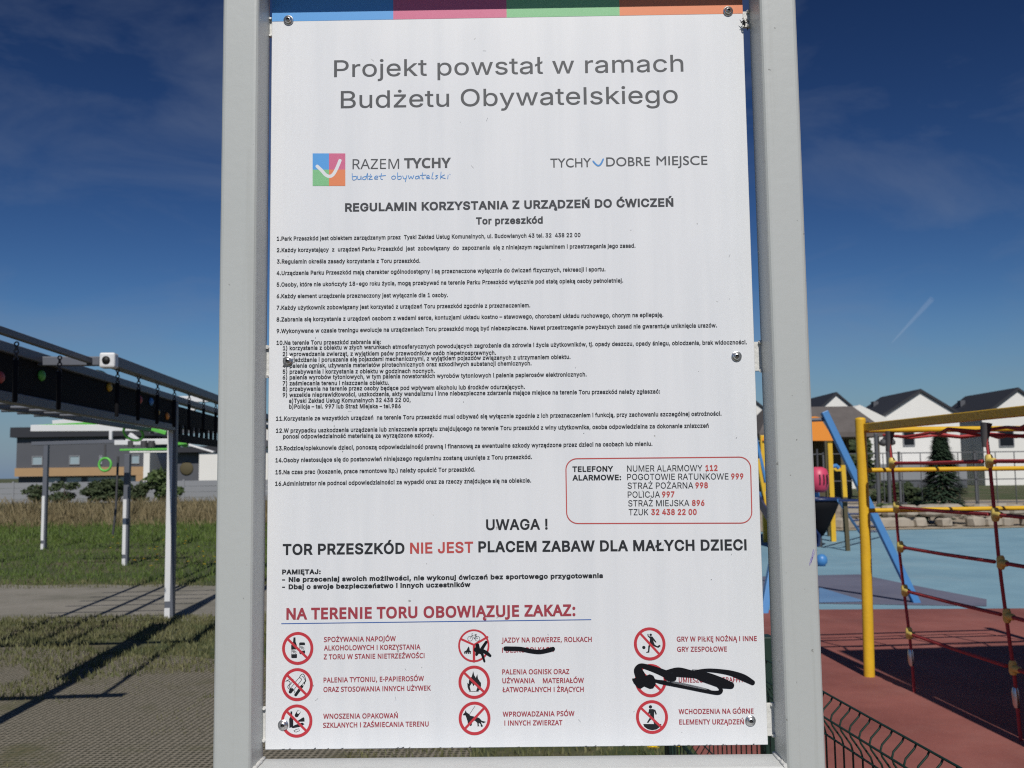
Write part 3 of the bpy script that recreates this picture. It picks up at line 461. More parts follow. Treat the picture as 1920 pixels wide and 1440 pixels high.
'ę': [404, [[[212, -8], [161, -2], [117, 16], [82, 46], [56, 85], [40, 132], [34, 187], [36, 224], [44, 258], [55, 290], [81, 329], [115, 359], [157, 378], [205, 384], [236, 382], [266, 374], [294, 361], [319, 341], [341, 315], [357, 282], [368, 242], [371, 194], [371, 169], [75, 169], [75, 221], [338, 221], [310, 202], [307, 237], [298, 269], [283, 294], [263, 314], [237, 326], [205, 330], [173, 326], [146, 313], [125, 294], [109, 270], [99, 241], [96, 211], [96, 178], [100, 139], [110, 106], [128, 80], [151, 61], [179, 50], [212, 46], [254, 53], [285, 73], [306, 105], [365, 91], [353, 63], [335, 39], [311, 19], [283, 4], [249, -5]], [[299, -148], [268, -144], [243, -131], [225, -111], [220, -82], [223, -58], [234, -33], [249, -9], [269, 17], [365, 91], [342, 38], [314, -4], [290, -39], [281, -70], [288, -90], [297, -95], [310, -97], [327, -94], [341, -88], [358, -133], [334, -143]]]],
'ł': [207, [[[151, -2], [112, 3], [85, 20], [69, 47], [64, 84], [64, 509], [125, 509], [125, 99], [127, 77], [131, 62], [141, 54], [157, 52], [172, 53], [181, 54], [192, 3], [173, -1]], [[6, 225], [6, 280], [183, 382], [183, 328]]]],
'ó': [415, [[[207, -8], [159, -2], [117, 16], [82, 46], [56, 85], [40, 133], [34, 187], [37, 225], [44, 260], [56, 291], [82, 330], [117, 360], [159, 378], [207, 384], [256, 378], [299, 360], [333, 330], [359, 291], [371, 260], [379, 225], [381, 187], [376, 133], [359, 85], [333, 46], [299, 16], [256, -2]], [[207, 46], [242, 51], [270, 66], [292, 89], [307, 117], [316, 151], [319, 187], [316, 224], [307, 258], [292, 287], [270, 310], [242, 325], [207, 330], [173, 325], [145, 310], [124, 287], [108, 258], [99, 224], [96, 187], [99, 151], [108, 117], [124, 89], [145, 66], [173, 51]], [[181, 429], [228, 529], [297, 529], [231, 429]]]],
'ś': [365, [[[182, -8], [145, -5], [112, 3], [84, 18], [62, 38], [45, 63], [36, 94], [94, 107], [105, 79], [124, 60], [150, 49], [181, 45], [217, 50], [244, 62], [262, 81], [268, 103], [265, 121], [254, 136], [237, 147], [212, 155], [149, 170], [104, 186], [72, 208], [53, 237], [47, 274], [51, 305], [65, 332], [87, 354], [115, 370], [149, 381], [187, 384], [223, 381], [254, 372], [279, 358], [299, 339], [314, 316], [324, 290], [268, 277], [258, 298], [243, 316], [219, 328], [187, 333], [156, 329], [131, 317], [114, 299], [109, 277], [112, 258], [124, 243], [144, 232], [172, 223], [229, 209], [275, 194], [306, 171], [325, 142], [331, 107], [326, 75], [312, 47], [290, 24], [260, 6], [223, -5]], [[159, 429], [207, 529], [276, 529], [210, 429]]]],
'ź': [380, [[[42, 0], [42, 46], [254, 320], [254, 323], [48, 323], [48, 379], [333, 379], [333, 331], [126, 60], [126, 56], [339, 56], [339, 0]], [[160, 429], [208, 529], [276, 529], [210, 429]]]],
'ż': [380, [[[42, 0], [42, 46], [254, 320], [254, 323], [48, 323], [48, 379], [333, 379], [333, 331], [126, 60], [126, 56], [339, 56], [339, 0]], [[187, 443], [171, 446], [157, 455], [148, 468], [144, 483], [148, 499], [157, 512], [171, 521], [187, 524], [203, 521], [217, 512], [226, 499], [229, 483], [226, 468], [217, 455], [203, 446]]]],
'ć': [396, [[[207, -8], [159, -2], [117, 16], [82, 46], [56, 85], [40, 133], [34, 187], [37, 225], [44, 260], [56, 291], [82, 330], [117, 360], [159, 378], [207, 384], [260, 377], [305, 356], [340, 322], [362, 277], [303, 262], [290, 289], [270, 311], [242, 325], [207, 330], [173, 325], [145, 310], [124, 287], [108, 258], [99, 224], [96, 187], [99, 151], [108, 117], [124, 89], [145, 66], [173, 51], [207, 46], [243, 52], [271, 66], [292, 89], [304, 117], [363, 102], [354, 78], [341, 56], [306, 21], [261, -1]], [[181, 429], [228, 529], [297, 529], [231, 429]]]],
'ń': [410, [[[114, 227], [114, 0], [53, 0], [53, 379], [112, 379], [112, 287], [102, 287], [124, 332], [152, 362], [187, 379], [227, 384], [264, 380], [295, 369], [321, 349], [341, 321], [353, 285], [357, 240], [357, 0], [296, 0], [296, 235], [290, 275], [273, 304], [246, 323], [210, 329], [184, 326], [161, 317], [141, 303], [126, 283], [117, 257]], [[178, 429], [226, 529], [294, 529], [228, 429]]]],
'0': [453, [[[227, -7], [174, 1], [130, 24], [105, 48], [85, 77], [69, 113], [57, 155], [50, 202], [48, 254], [50, 306], [57, 353], [69, 395], [85, 431], [106, 461], [130, 484], [174, 508], [227, 516], [279, 508], [323, 484], [348, 461], [368, 431], [384, 395], [396, 353], [403, 306], [405, 254], [403, 202], [396, 155], [384, 113], [368, 77], [348, 48], [323, 24], [279, 1]], [[227, 50], [261, 56], [290, 74], [313, 103], [330, 144], [338, 176], [342, 213], [344, 254], [342, 295], [338, 332], [330, 365], [313, 405], [290, 435], [261, 453], [227, 460], [192, 453], [163, 435], [140, 405], [123, 365], [115, 332], [111, 295], [109, 254], [111, 213], [115, 176], [123, 144], [140, 103], [163, 74], [192, 56]]]],
'1': [453, [[[76, 0], [76, 55], [391, 55], [391, 0]], [[276, 509], [276, 0], [212, 0], [212, 448], [209, 448], [86, 358], [86, 427], [198, 509]]]],
'2': [453, [[[64, 0], [64, 47], [234, 229], [282, 282], [311, 327], [318, 348], [320, 371], [317, 397], [308, 419], [293, 436], [273, 449], [250, 457], [224, 460], [196, 457], [172, 447], [153, 433], [139, 413], [130, 390], [127, 362], [66, 362], [71, 405], [86, 442], [111, 473], [143, 496], [182, 511], [225, 516], [268, 511], [306, 497], [337, 474], [361, 445], [376, 411], [381, 372], [378, 345], [371, 318], [357, 290], [336, 259], [267, 180], [153, 60], [153, 57], [389, 57], [389, 0]]]],
'3': [453, [[[218, -7], [173, -3], [133, 10], [98, 30], [70, 57], [52, 91], [44, 132], [109, 132], [115, 107], [126, 87], [144, 71], [165, 59], [191, 52], [219, 50], [248, 53], [275, 61], [297, 74], [315, 93], [325, 116], [329, 145], [326, 172], [316, 196], [299, 217], [275, 234], [242, 244], [201, 248], [157, 248], [157, 299], [288, 448], [288, 452], [70, 452], [70, 509], [372, 509], [372, 461], [211, 278], [211, 289], [264, 288], [308, 276], [344, 253], [371, 222], [387, 186], [393, 145], [387, 103], [370, 66], [344, 36], [309, 12], [266, -2]]]],
'4': [453, [[[40, 105], [40, 158], [247, 509], [311, 509], [109, 166], [109, 163], [413, 163], [413, 105]], [[282, 0], [282, 121], [282, 146], [282, 318], [343, 318], [343, 0]]]],
'5': [453, [[[221, -7], [178, -2], [140, 11], [108, 32], [83, 60], [66, 93], [60, 130], [122, 130], [127, 108], [138, 89], [154, 73], [173, 60], [196, 52], [221, 50], [250, 53], [276, 64], [298, 82], [314, 104], [324, 131], [328, 162], [324, 193], [314, 221], [297, 244], [275, 262], [248, 273], [218, 277], [167, 268], [145, 258], [128, 246], [67, 253], [96, 509], [366, 509], [366, 452], [151, 452], [134, 301], [136, 301], [155, 315], [178, 325], [203, 331], [229, 334], [263, 330], [294, 321], [321, 306], [345, 285], [364, 260], [379, 231], [388, 199], [391, 163], [385, 117], [369, 76], [343, 41], [309, 15], [268, -1]]]],
'6': [453, [[[226, -7], [182, -1], [142, 15], [109, 40], [84, 74], [69, 115], [64, 162], [68, 199], [80, 239], [93, 268], [112, 302], [137, 340], [252, 509], [322, 509], [151, 261], [145, 261], [165, 288], [196, 307], [235, 314], [278, 309], [316, 295], [346, 271], [370, 240], [384, 201], [389, 157], [384, 112], [368, 73], [343, 39], [310, 14], [271, -2]], [[226, 48], [254, 52], [279, 63], [299, 79], [314, 101], [324, 128], [327, 157], [324, 187], [314, 213], [299, 235], [279, 251], [254, 262], [226, 265], [198, 262], [174, 252], [153, 235], [138, 214], [128, 188], [125, 158], [128, 128], [138, 102], [153, 79], [174, 63], [198, 52]]]],
'7': [453, [[[97, 0], [323, 448], [323, 452], [62, 452], [62, 509], [391, 509], [391, 449], [165, 0]]]],
'8': [453, [[[226, -7], [178, -2], [136, 11], [101, 33], [74, 62], [57, 96], [52, 135], [55, 166], [65, 195], [81, 220], [101, 241], [125, 256], [153, 265], [153, 267], [119, 282], [93, 308], [76, 342], [70, 380], [75, 417], [90, 450], [114, 477], [146, 498], [184, 511], [226, 516], [269, 511], [306, 498], [337, 477], [361, 450], [377, 417], [382, 380], [376, 342], [359, 308], [333, 282], [300, 267], [300, 265], [327, 256], [351, 241], [372, 220], [387, 195], [397, 166], [401, 135], [395, 96], [378, 62], [352, 33], [317, 11], [275, -2]], [[226, 49], [258, 52], [285, 60], [307, 74], [323, 91], [333, 113], [337, 139], [333, 165], [322, 189], [305, 208], [283, 223], [256, 232], [226, 235], [196, 232], [169, 223], [147, 208], [130, 189], [119, 165], [115, 139], [119, 113], [129, 91], [145, 74], [167, 60], [195, 52]], [[226, 290], [252, 292], [274, 300], [293, 313], [307, 330], [316, 351], [319, 376], [316, 399], [308, 420], [294, 437], [275, 449], [252, 457], [226, 460], [200, 457], [177, 449], [159, 437], [145, 420], [136, 399], [133, 376], [136, 351], [145, 330], [159, 313], [178, 300], [201, 292]]]],
'9': [453, [[[226, 516], [271, 510], [310, 494], [343, 468], [368, 434], [384, 393], [389, 347], [385, 309], [373, 270], [359, 240], [340, 207], [315, 168], [200, 0], [130, 0], [301, 248], [307, 248], [287, 221], [257, 202], [218, 195], [175, 199], [137, 214], [106, 237], [83, 269], [68, 307], [64, 352], [69, 397], [85, 436], [110, 469], [143, 494], [182, 510]], [[226, 460], [199, 457], [174, 446], [154, 429], [138, 407], [129, 381], [125, 352], [129, 322], [138, 295], [154, 274], [174, 257], [199, 247], [226, 243], [254, 247], [279, 257], [299, 273], [314, 295], [324, 321], [327, 350], [324, 381], [314, 407], [299, 429], [279, 446], [254, 457]]]],
'.': [188, [[[95, -4], [78, -1], [63, 9], [53, 24], [50, 41], [53, 59], [63, 73], [78, 83], [95, 87], [113, 83], [128, 73], [138, 59], [141, 41], [138, 24], [128, 9], [113, -1]]]],
',': [188, [[[38, -119], [68, 71], [137, 71], [84, -119]]]],
':': [188, [[[95, -4], [78, -1], [63, 9], [53, 24], [50, 41], [53, 59], [63, 73], [78, 83], [95, 87], [113, 83], [128, 73], [138, 59], [141, 41], [138, 24], [128, 9], [113, -1]], [[95, 271], [78, 274], [63, 284], [53, 299], [50, 316], [53, 334], [63, 349], [78, 359], [95, 362], [113, 359], [128, 349], [138, 334], [141, 316], [138, 299], [128, 284], [113, 274]]]],
'(': [273, [[[89, 207], [90, 244], [94, 283], [101, 324], [109, 364], [119, 403], [132, 441], [145, 477], [160, 510], [177, 539], [236, 539], [191, 428], [161, 313], [156, 276], [152, 241], [151, 207], [160, 115], [188, 16], [236, -96], [177, -96], [150, -46], [128, 4], [111, 55], [99, 106], [92, 156]]]],
')': [273, [[[37, -96], [86, 18], [113, 116], [122, 207], [121, 241], [117, 276], [112, 313], [82, 428], [37, 539], [97, 539], [113, 510], [128, 477], [142, 441], [154, 403], [164, 364], [173, 323], [179, 283], [183, 244], [184, 207], [182, 156], [174, 104], [161, 53], [144, 3], [123, -47], [97, -96]]]],
'-': [453, [[[337, 244], [337, 188], [114, 188], [114, 244]]]],
'–': [350, [[[350, 244], [350, 188], [0, 188], [0, 244]]]],
'!': [196, [[[67, 160], [63, 509], [132, 509], [128, 160]], [[98, -4], [81, -1], [66, 9], [56, 24], [52, 41], [56, 58], [66, 73], [81, 83], [98, 86], [116, 83], [130, 73], [140, 58], [143, 41], [140, 24], [130, 9], [116, -1]]]],
'%': [676, [[[175, 283], [146, 286], [121, 297], [101, 314], [86, 335], [78, 360], [75, 388], [75, 412], [78, 440], [87, 464], [101, 486], [121, 503], [146, 513], [175, 517], [206, 513], [230, 503], [250, 486], [264, 464], [273, 440], [276, 412], [276, 388], [273, 360], [264, 335], [250, 314], [230, 297], [205, 286]], [[175, 327], [198, 332], [212, 346], [221, 365], [223, 388], [223, 412], [221, 435], [213, 454], [198, 468], [175, 473], [153, 468], [138, 454], [130, 435], [127, 412], [127, 388], [130, 365], [138, 346], [153, 332]], [[501, -10], [471, -6], [446, 5], [426, 21], [412, 43], [403, 68], [400, 95], [400, 120], [403, 147], [412, 172], [427, 194], [447, 210], [471, 221], [501, 225], [531, 221], [556, 210], [576, 194], [590, 172], [598, 147], [601, 120], [601, 95], [598, 68], [589, 43], [575, 21], [555, 5], [531, -6]], [[501, 35], [523, 39], [538, 53], [546, 73], [549, 95], [549, 120], [546, 142], [538, 162], [524, 176], [501, 180], [479, 176], [464, 162], [456, 142], [453, 120], [453, 95], [455, 73], [464, 53], [479, 39]], [[132, 0], [482, 509], [540, 509], [191, 0]]]],
'/': [249, [[[235, 533], [71, -76], [14, -76], [178, 533]]]],
' ': [188, []],
},
'N': {
'A': [512, [[[437, 0], [368, 177], [141, 177], [73, 0], [0, 0], [224, 575], [289, 575], [512, 0]], [[282, 415], [274, 438], [263, 473], [255, 500], [247, 468], [238, 438], [230, 415], [165, 241], [346, 241]]]],
'B': [521, [[[241, 573], [307, 569], [361, 558], [404, 541], [434, 515], [453, 478], [459, 431], [456, 399], [446, 371], [431, 347], [409, 328], [382, 313], [350, 304], [350, 300], [384, 292], [415, 279], [441, 261], [461, 236], [474, 203], [478, 163], [472, 115], [454, 74], [425, 42], [385, 19], [354, 8], [318, 2], [279, 0], [78, 0], [78, 573]], [[256, 329], [318, 335], [357, 352], [377, 382], [384, 423], [376, 463], [351, 490], [324, 502], [289, 509], [245, 511], [150, 511], [150, 329]], [[150, 269], [150, 61], [265, 61], [311, 64], [346, 74], [371, 91], [394, 125], [401, 168], [398, 197], [388, 221], [370, 241], [344, 256], [307, 266], [260, 269]]]],
'C': [507, [[[323, 517], [280, 513], [241, 502], [206, 482], [178, 456], [155, 423], [139, 383], [129, 337], [125, 286], [128, 241], [135, 200], [147, 164], [175, 117], [213, 83], [244, 68], [281, 58], [322, 55], [394, 62], [460, 78], [460, 15], [393, -2], [312, -8], [257, -4], [208, 8], [166, 28], [130, 56], [101, 90], [78, 131], [62, 178], [52, 230], [49, 287], [51, 329], [57, 369], [67, 406], [81, 440], [99, 471], [120, 499], [145, 523], [174, 543], [206, 559], [242, 571], [281, 578], [324, 581], [367, 578], [409, 572], [448, 561], [482, 547], [453, 486], [394, 508], [360, 515]]]],
'D': [585, [[[536, 292], [533, 231], [521, 177], [501, 131], [474, 91], [439, 58], [399, 33], [351, 15], [297, 4], [237, 0], [78, 0], [78, 573], [254, 573], [309, 569], [359, 558], [404, 540], [443, 516], [476, 484], [502, 446], [521, 401], [533, 350]], [[460, 289], [457, 337], [449, 379], [435, 415], [404, 457], [361, 487], [327, 500], [287, 508], [244, 511], [150, 511], [150, 62], [228, 62], [282, 65], [329, 76], [369, 94], [402, 119], [428, 151], [446, 190], [457, 236]]]],
'E': [446, [[[398, 0], [78, 0], [78, 573], [398, 573], [398, 509], [150, 509], [150, 330], [383, 330], [383, 268], [150, 268], [150, 63], [398, 63]]]],
'F': [416, [[[150, 0], [78, 0], [78, 573], [398, 573], [398, 509], [150, 509], [150, 306], [383, 306], [383, 243], [150, 243]]]],
'G': [584, [[[326, 302], [524, 302], [524, 22], [431, -1], [323, -8], [267, -4], [217, 8], [173, 28], [136, 55], [105, 89], [81, 130], [63, 176], [52, 229], [49, 286], [53, 343], [65, 395], [84, 442], [111, 482], [145, 517], [186, 544], [233, 564], [286, 577], [346, 581], [392, 578], [437, 572], [516, 547], [489, 484], [421, 508], [382, 515], [342, 517], [298, 514], [259, 505], [225, 489], [195, 468], [170, 441], [150, 409], [136, 373], [127, 332], [124, 286], [127, 243], [134, 202], [146, 166], [164, 133], [187, 106], [216, 84], [251, 68], [292, 58], [340, 55], [404, 59], [452, 68], [452, 238], [326, 238]]]],
'H': [594, [[[516, 0], [443, 0], [443, 267], [150, 267], [150, 0], [78, 0], [78, 573], [150, 573], [150, 330], [443, 330], [443, 573], [516, 573]]]],
'I': [272, [[[239, 0], [32, 0], [32, 42], [99, 57], [99, 515], [32, 531], [32, 573], [239, 573], [239, 531], [172, 515], [172, 57], [239, 42]]]],
'J': [219, [[[-3, -152], [-37, -150], [-63, -142], [-63, -81], [-35, -87], [-5, -89], [33, -81], [50, -70], [63, -53], [71, -29], [74, 3], [74, 573], [146, 573], [146, 9], [141, -42], [128, -82], [105, -113], [75, -135], [39, -148]]]],
'K': [496, [[[496, 0], [411, 0], [209, 273], [150, 222], [150, 0], [78, 0], [78, 573], [150, 573], [150, 290], [199, 345], [249, 399], [403, 573], [488, 573], [261, 323]]]],
'L': [420, [[[78, 0], [78, 573], [150, 573], [150, 64], [400, 64], [400, 0]]]],
'M': [727, [[[330, 0], [142, 502], [139, 502], [142, 461], [144, 407], [144, 347], [144, 0], [78, 0], [78, 573], [184, 573], [361, 103], [364, 103], [544, 573], [650, 573], [650, 0], [578, 0], [578, 352], [579, 408], [581, 460], [584, 501], [581, 501], [390, 0]]]],
'N': [609, [[[532, 0], [447, 0], [141, 476], [138, 476], [141, 432], [143, 378], [144, 320], [144, 0], [78, 0], [78, 573], [161, 573], [467, 99], [470, 99], [468, 137], [466, 193], [464, 249], [464, 573], [532, 573]]]],
'O': [626, [[[577, 287], [576, 244], [570, 204], [561, 166], [547, 132], [531, 101], [510, 73], [473, 38], [428, 13], [393, 1], [355, -6], [314, -8], [271, -6], [232, 1], [196, 13], [151, 39], [114, 73], [94, 101], [78, 132], [65, 167], [56, 204], [51, 245], [49, 288], [52, 344], [62, 396], [78, 442], [100, 482], [130, 517], [166, 545], [208, 565], [258, 577], [314, 581], [369, 577], [417, 565], [459, 545], [495, 517], [524, 483], [547, 442], [564, 396], [574, 344]], [[125, 287], [127, 241], [134, 200], [145, 163], [171, 117], [207, 83], [238, 67], [273, 58], [314, 55], [354, 58], [390, 67], [420, 83], [456, 117], [481, 163], [492, 200], [499, 241], [501, 287], [498, 338], [490, 384], [476, 423], [456, 457], [421, 491], [373, 511], [314, 518], [274, 515], [238, 506], [207, 490], [171, 457], [145, 411], [134, 374], [127, 333]]]],
'P': [485, [[[229, 573], [297, 568], [352, 553], [393, 528], [421, 495], [439, 454], [444, 404], [441, 370], [433, 336], [417, 306], [395, 278], [364, 255], [324, 238], [292, 230], [256, 225], [216, 223], [150, 223], [150, 0], [78, 0], [78, 573]], [[223, 511], [150, 511], [150, 285], [208, 285], [258, 288], [298, 296], [330, 311], [352, 334], [365, 363], [370, 401], [361, 449], [334, 484], [306, 499], [269, 508]]]],
'Q': [626, [[[577, 287], [575, 242], [569, 200], [559, 160], [544, 124], [525, 92], [503, 64], [476, 40], [445, 21], [411, 6], [548, -136], [444, -136], [334, -7], [324, -8], [314, -8], [271, -6], [232, 1], [196, 13], [151, 39], [114, 73], [94, 101], [78, 132], [65, 167], [56, 204], [51, 245], [49, 288], [52, 344], [62, 396], [78, 442], [100, 482], [130, 517], [166, 545], [208, 565], [258, 577], [314, 581], [369, 577], [417, 565], [459, 545], [495, 517], [524, 483], [547, 442], [564, 396], [574, 344]], [[125, 287], [127, 241], [134, 200], [145, 163], [171, 117], [207, 83], [238, 67], [273, 58], [314, 55], [354, 58], [390, 67], [420, 83], [456, 117], [481, 163], [492, 200], [499, 241], [501, 287], [498, 338], [490, 384], [476, 423], [456, 457], [421, 491], [373, 511], [314, 518], [274, 515], [238, 506], [207, 490], [171, 457], [145, 411], [134, 374], [127, 333]]]],
'R': [499, [[[236, 573], [281, 571], [320, 565], [353, 555], [393, 532], [422, 500], [439, 460], [444, 410], [440, 368], [427, 334], [408, 306], [385, 285], [330, 257], [487, 0], [403, 0], [264, 237], [150, 237], [150, 0], [78, 0], [78, 573]], [[232, 510], [150, 510], [150, 298], [236, 298], [278, 301], [312, 310], [338, 325], [362, 359], [370, 407], [366, 440], [355, 467], [336, 486], [310, 500], [275, 507]]]],
'S': [440, [[[403, 153], [396, 106], [378, 66], [348, 35], [307, 11], [274, 1], [238, -6], [198, -8], [137, -5], [83, 4], [41, 19], [41, 88], [113, 65], [156, 57], [201, 55], [240, 57], [273, 66], [298, 79], [316, 98], [327, 120], [330, 147], [327, 173], [318, 194], [302, 213], [277, 230], [196, 265], [131, 294], [106, 311], [85, 330], [69, 351], [57, 375], [50, 403], [48, 435], [54, 477], [71, 513], [99, 542], [136, 563], [180, 576], [231, 581], [276, 578], [318, 572], [389, 549], [366, 487], [302, 508], [266, 515], [229, 517], [196, 515], [169, 507], [148, 494], [133, 478], [124, 457], [121, 434], [124, 407], [133, 386], [149, 367], [172, 351], [246, 318], [293, 299], [332, 279], [362, 255], [385, 228], [398, 194]]]],
'T': [446, [[[259, 0], [187, 0], [187, 509], [8, 509], [8, 573], [437, 573], [437, 509], [259, 509]]]],
'U': [586, [[[513, 202], [511, 164], [503, 128], [489, 95], [470, 65], [446, 40], [416, 20], [380, 4], [338, -5], [290, -8], [225, -2], [171, 18], [128, 50], [97, 93], [78, 144], [72, 204], [72, 573], [144, 573], [144, 201], [148, 158], [161, 122], [182, 93], [211, 72], [248, 59], [294, 55], [342, 59], [379, 73], [407, 96], [427, 126], [438, 161], [442, 202], [442, 573], [513, 573]]]],
'V': [481, [[[481, 573], [277, 0], [204, 0], [0, 573], [75, 573], [204, 205], [220, 160], [231, 119], [241, 80], [250, 119], [262, 161], [277, 207], [405, 573]]]],
'W': [746, [[[735, 573], [583, 0], [510, 0], [399, 375], [389, 410], [380, 443], [373, 471], [370, 488], [367, 471], [361, 443], [352, 409], [342, 373], [234, 0], [161, 0], [10, 573], [85, 573], [174, 223], [183, 186], [190, 151], [196, 118], [201, 87], [206, 119], [213, 154], [222, 191], [232, 227], [333, 573], [407, 573], [512, 225], [523, 187], [532, 151], [538, 117], [544, 87], [550, 129], [560, 175], [572, 224], [660, 573]]]],
'X': [470, [[[467, 0], [385, 0], [233, 249], [79, 0], [3, 0], [193, 298], [15, 573], [95, 573], [236, 348], [377, 573], [453, 573], [276, 300]]]],
'Y': [454, [[[227, 291], [376, 573], [454, 573], [263, 222], [263, 0], [191, 0], [191, 219], [0, 573], [79, 573]]]],
'Z': [458, [[[427, 0], [30, 0], [30, 55], [332, 508], [40, 508], [40, 573], [419, 573], [419, 518], [118, 64], [427, 64]]]],
'Ą': [512, [[[437, 0], [368, 177], [141, 177], [73, 0], [0, 0], [224, 575], [289, 575], [512, 0]], [[282, 415], [274, 438], [263, 473], [255, 500], [247, 468], [238, 438], [230, 415], [165, 241], [346, 241]], [[437, -93], [439, -109], [447, -120], [458, -127], [473, -129], [496, -127], [512, -124], [512, -169], [489, -174], [462, -176], [425, -171], [399, -156], [384, -133], [379, -101], [382, -78], [391, -56], [420, -17], [453, 12], [492, 0], [451, -47], [440, -69]]]],
'Ę': [446, [[[398, 0], [78, 0], [78, 573], [398, 573], [398, 509], [150, 509], [150, 330], [383, 330], [383, 268], [150, 268], [150, 63], [398, 63]], [[319, -93], [322, -109], [329, -120], [340, -127], [355, -129], [378, -127], [394, -124], [394, -169], [371, -174], [344, -176], [307, -171], [281, -156], [266, -133], [261, -101], [264, -78], [273, -56], [302, -17], [335, 12], [374, 0], [333, -47], [323, -69]]]],
'Ł': [420, [[[78, 0], [78, 198], [38, 176], [10, 224], [78, 264], [78, 573], [150, 573], [150, 306], [260, 371], [289, 321], [150, 241], [150, 64], [400, 64], [400, 0]]]],
'Ó': [626, [[[577, 287], [576, 244], [570, 204], [561, 166], [547, 132], [531, 101], [510, 73], [473, 38], [428, 13], [393, 1], [355, -6], [314, -8], [271, -6], [232, 1], [196, 13], [151, 39], [114, 73], [94, 101], [78, 132], [65, 167], [56, 204], [51, 245], [49, 288], [52, 344], [62, 396], [78, 442], [100, 482], [130, 517], [166, 545], [208, 565], [258, 577], [314, 581], [369, 577], [417, 565], [459, 545], [495, 517], [524, 483], [547, 442], [564, 396], [574, 344]], [[125, 287], [127, 241], [134, 200], [145, 163], [171, 117], [207, 83], [238, 67], [273, 58], [314, 55], [354, 58], [390, 67], [420, 83], [456, 117], [481, 163], [492, 200], [499, 241], [501, 287], [498, 338], [490, 384], [476, 423], [456, 457], [421, 491], [373, 511], [314, 518], [274, 515], [238, 506], [207, 490], [171, 457], [145, 411], [134, 374], [127, 333]], [[432, 749], [411, 722], [381, 688], [348, 656], [318, 629], [271, 629], [271, 638], [297, 674], [325, 717], [347, 757], [432, 757]]]],
'Ś': [440, [[[403, 153], [396, 106], [378, 66], [348, 35], [307, 11], [274, 1], [238, -6], [198, -8], [137, -5], [83, 4], [41, 19], [41, 88], [113, 65], [156, 57], [201, 55], [240, 57], [273, 66], [298, 79], [316, 98], [327, 120], [330, 147], [327, 173], [318, 194], [302, 213], [277, 230], [196, 265], [131, 294], [106, 311], [85, 330], [69, 351], [57, 375], [50, 403], [48, 435], [54, 477], [71, 513], [99, 542], [136, 563], [180, 576], [231, 581], [276, 578], [318, 572], [389, 549], [366, 487], [302, 508], [266, 515], [229, 517], [196, 515], [169, 507], [148, 494], [133, 478], [124, 457], [121, 434], [124, 407], [133, 386], [149, 367], [172, 351], [246, 318], [293, 299], [332, 279], [362, 255], [385, 228], [398, 194]], [[347, 749], [326, 722], [296, 688], [263, 656], [233, 629], [186, 629], [186, 638], [212, 674], [240, 717], [262, 757], [347, 757]]]],
'Ź': [458, [[[427, 0], [30, 0], [30, 55], [332, 508], [40, 508], [40, 573], [419, 573], [419, 518], [118, 64], [427, 64]], [[351, 749], [330, 722], [300, 688], [267, 656], [237, 629], [190, 629], [190, 638], [216, 674], [244, 717], [266, 757], [351, 757]]]],
'Ż': [458, [[[427, 0], [30, 0], [30, 55], [332, 508], [40, 508], [40, 573], [419, 573], [419, 518], [118, 64], [427, 64]], [[233, 734], [248, 731], [262, 723], [271, 709], [274, 689], [271, 669], [262, 655], [248, 647], [233, 644], [217, 647], [204, 655], [195, 669], [192, 689], [195, 709], [204, 723], [217, 731]]]],
'Ć': [507, [[[323, 517], [280, 513], [241, 502], [206, 482], [178, 456], [155, 423], [139, 383], [129, 337], [125, 286], [128, 241], [135, 200], [147, 164], [175, 117], [213, 83], [244, 68], [281, 58], [322, 55], [394, 62], [460, 78], [460, 15], [393, -2], [312, -8], [257, -4], [208, 8], [166, 28], [130, 56], [101, 90], [78, 131], [62, 178], [52, 230], [49, 287], [51, 329], [57, 369], [67, 406], [81, 440], [99, 471], [120, 499], [145, 523], [174, 543], [206, 559], [242, 571], [281, 578], [324, 581], [367, 578], [409, 572], [448, 561], [482, 547], [453, 486], [394, 508], [360, 515]], [[423, 749], [403, 722], [372, 688], [340, 656], [309, 629], [262, 629], [262, 638], [288, 674], [316, 717], [338, 757], [423, 757]]]],
'Ń': [609, [[[532, 0], [447, 0], [141, 476], [138, 476], [141, 432], [143, 378], [144, 320], [144, 0], [78, 0], [78, 573], [161, 573], [467, 99], [470, 99], [468, 137], [466, 193], [464, 249], [464, 573], [532, 573]], [[423, 749], [403, 722], [372, 688], [340, 656], [309, 629], [262, 629], [262, 638], [288, 674], [316, 717], [338, 757], [423, 757]]]],
',': [215, [[[154, 84], [136, 23], [111, -42], [85, -103], [33, -103], [49, -38], [63, 31], [73, 93], [148, 93]]]],
'-': [258, [[[32, 184], [32, 246], [226, 246], [226, 184]]]],
':': [215, [[[58, 43], [61, 69], [72, 85], [88, 94], [107, 97], [126, 94], [142, 85], [153, 69], [157, 43], [153, 18], [142, 2], [126, -8], [107, -11], [88, -8], [72, 2], [61, 18]], [[58, 387], [61, 412], [72, 429], [88, 438], [107, 441], [126, 438], [142, 429], [153, 412], [157, 387], [153, 362], [142, 345], [126, 335], [107, 332], [88, 335], [72, 345], [61, 362]]]],
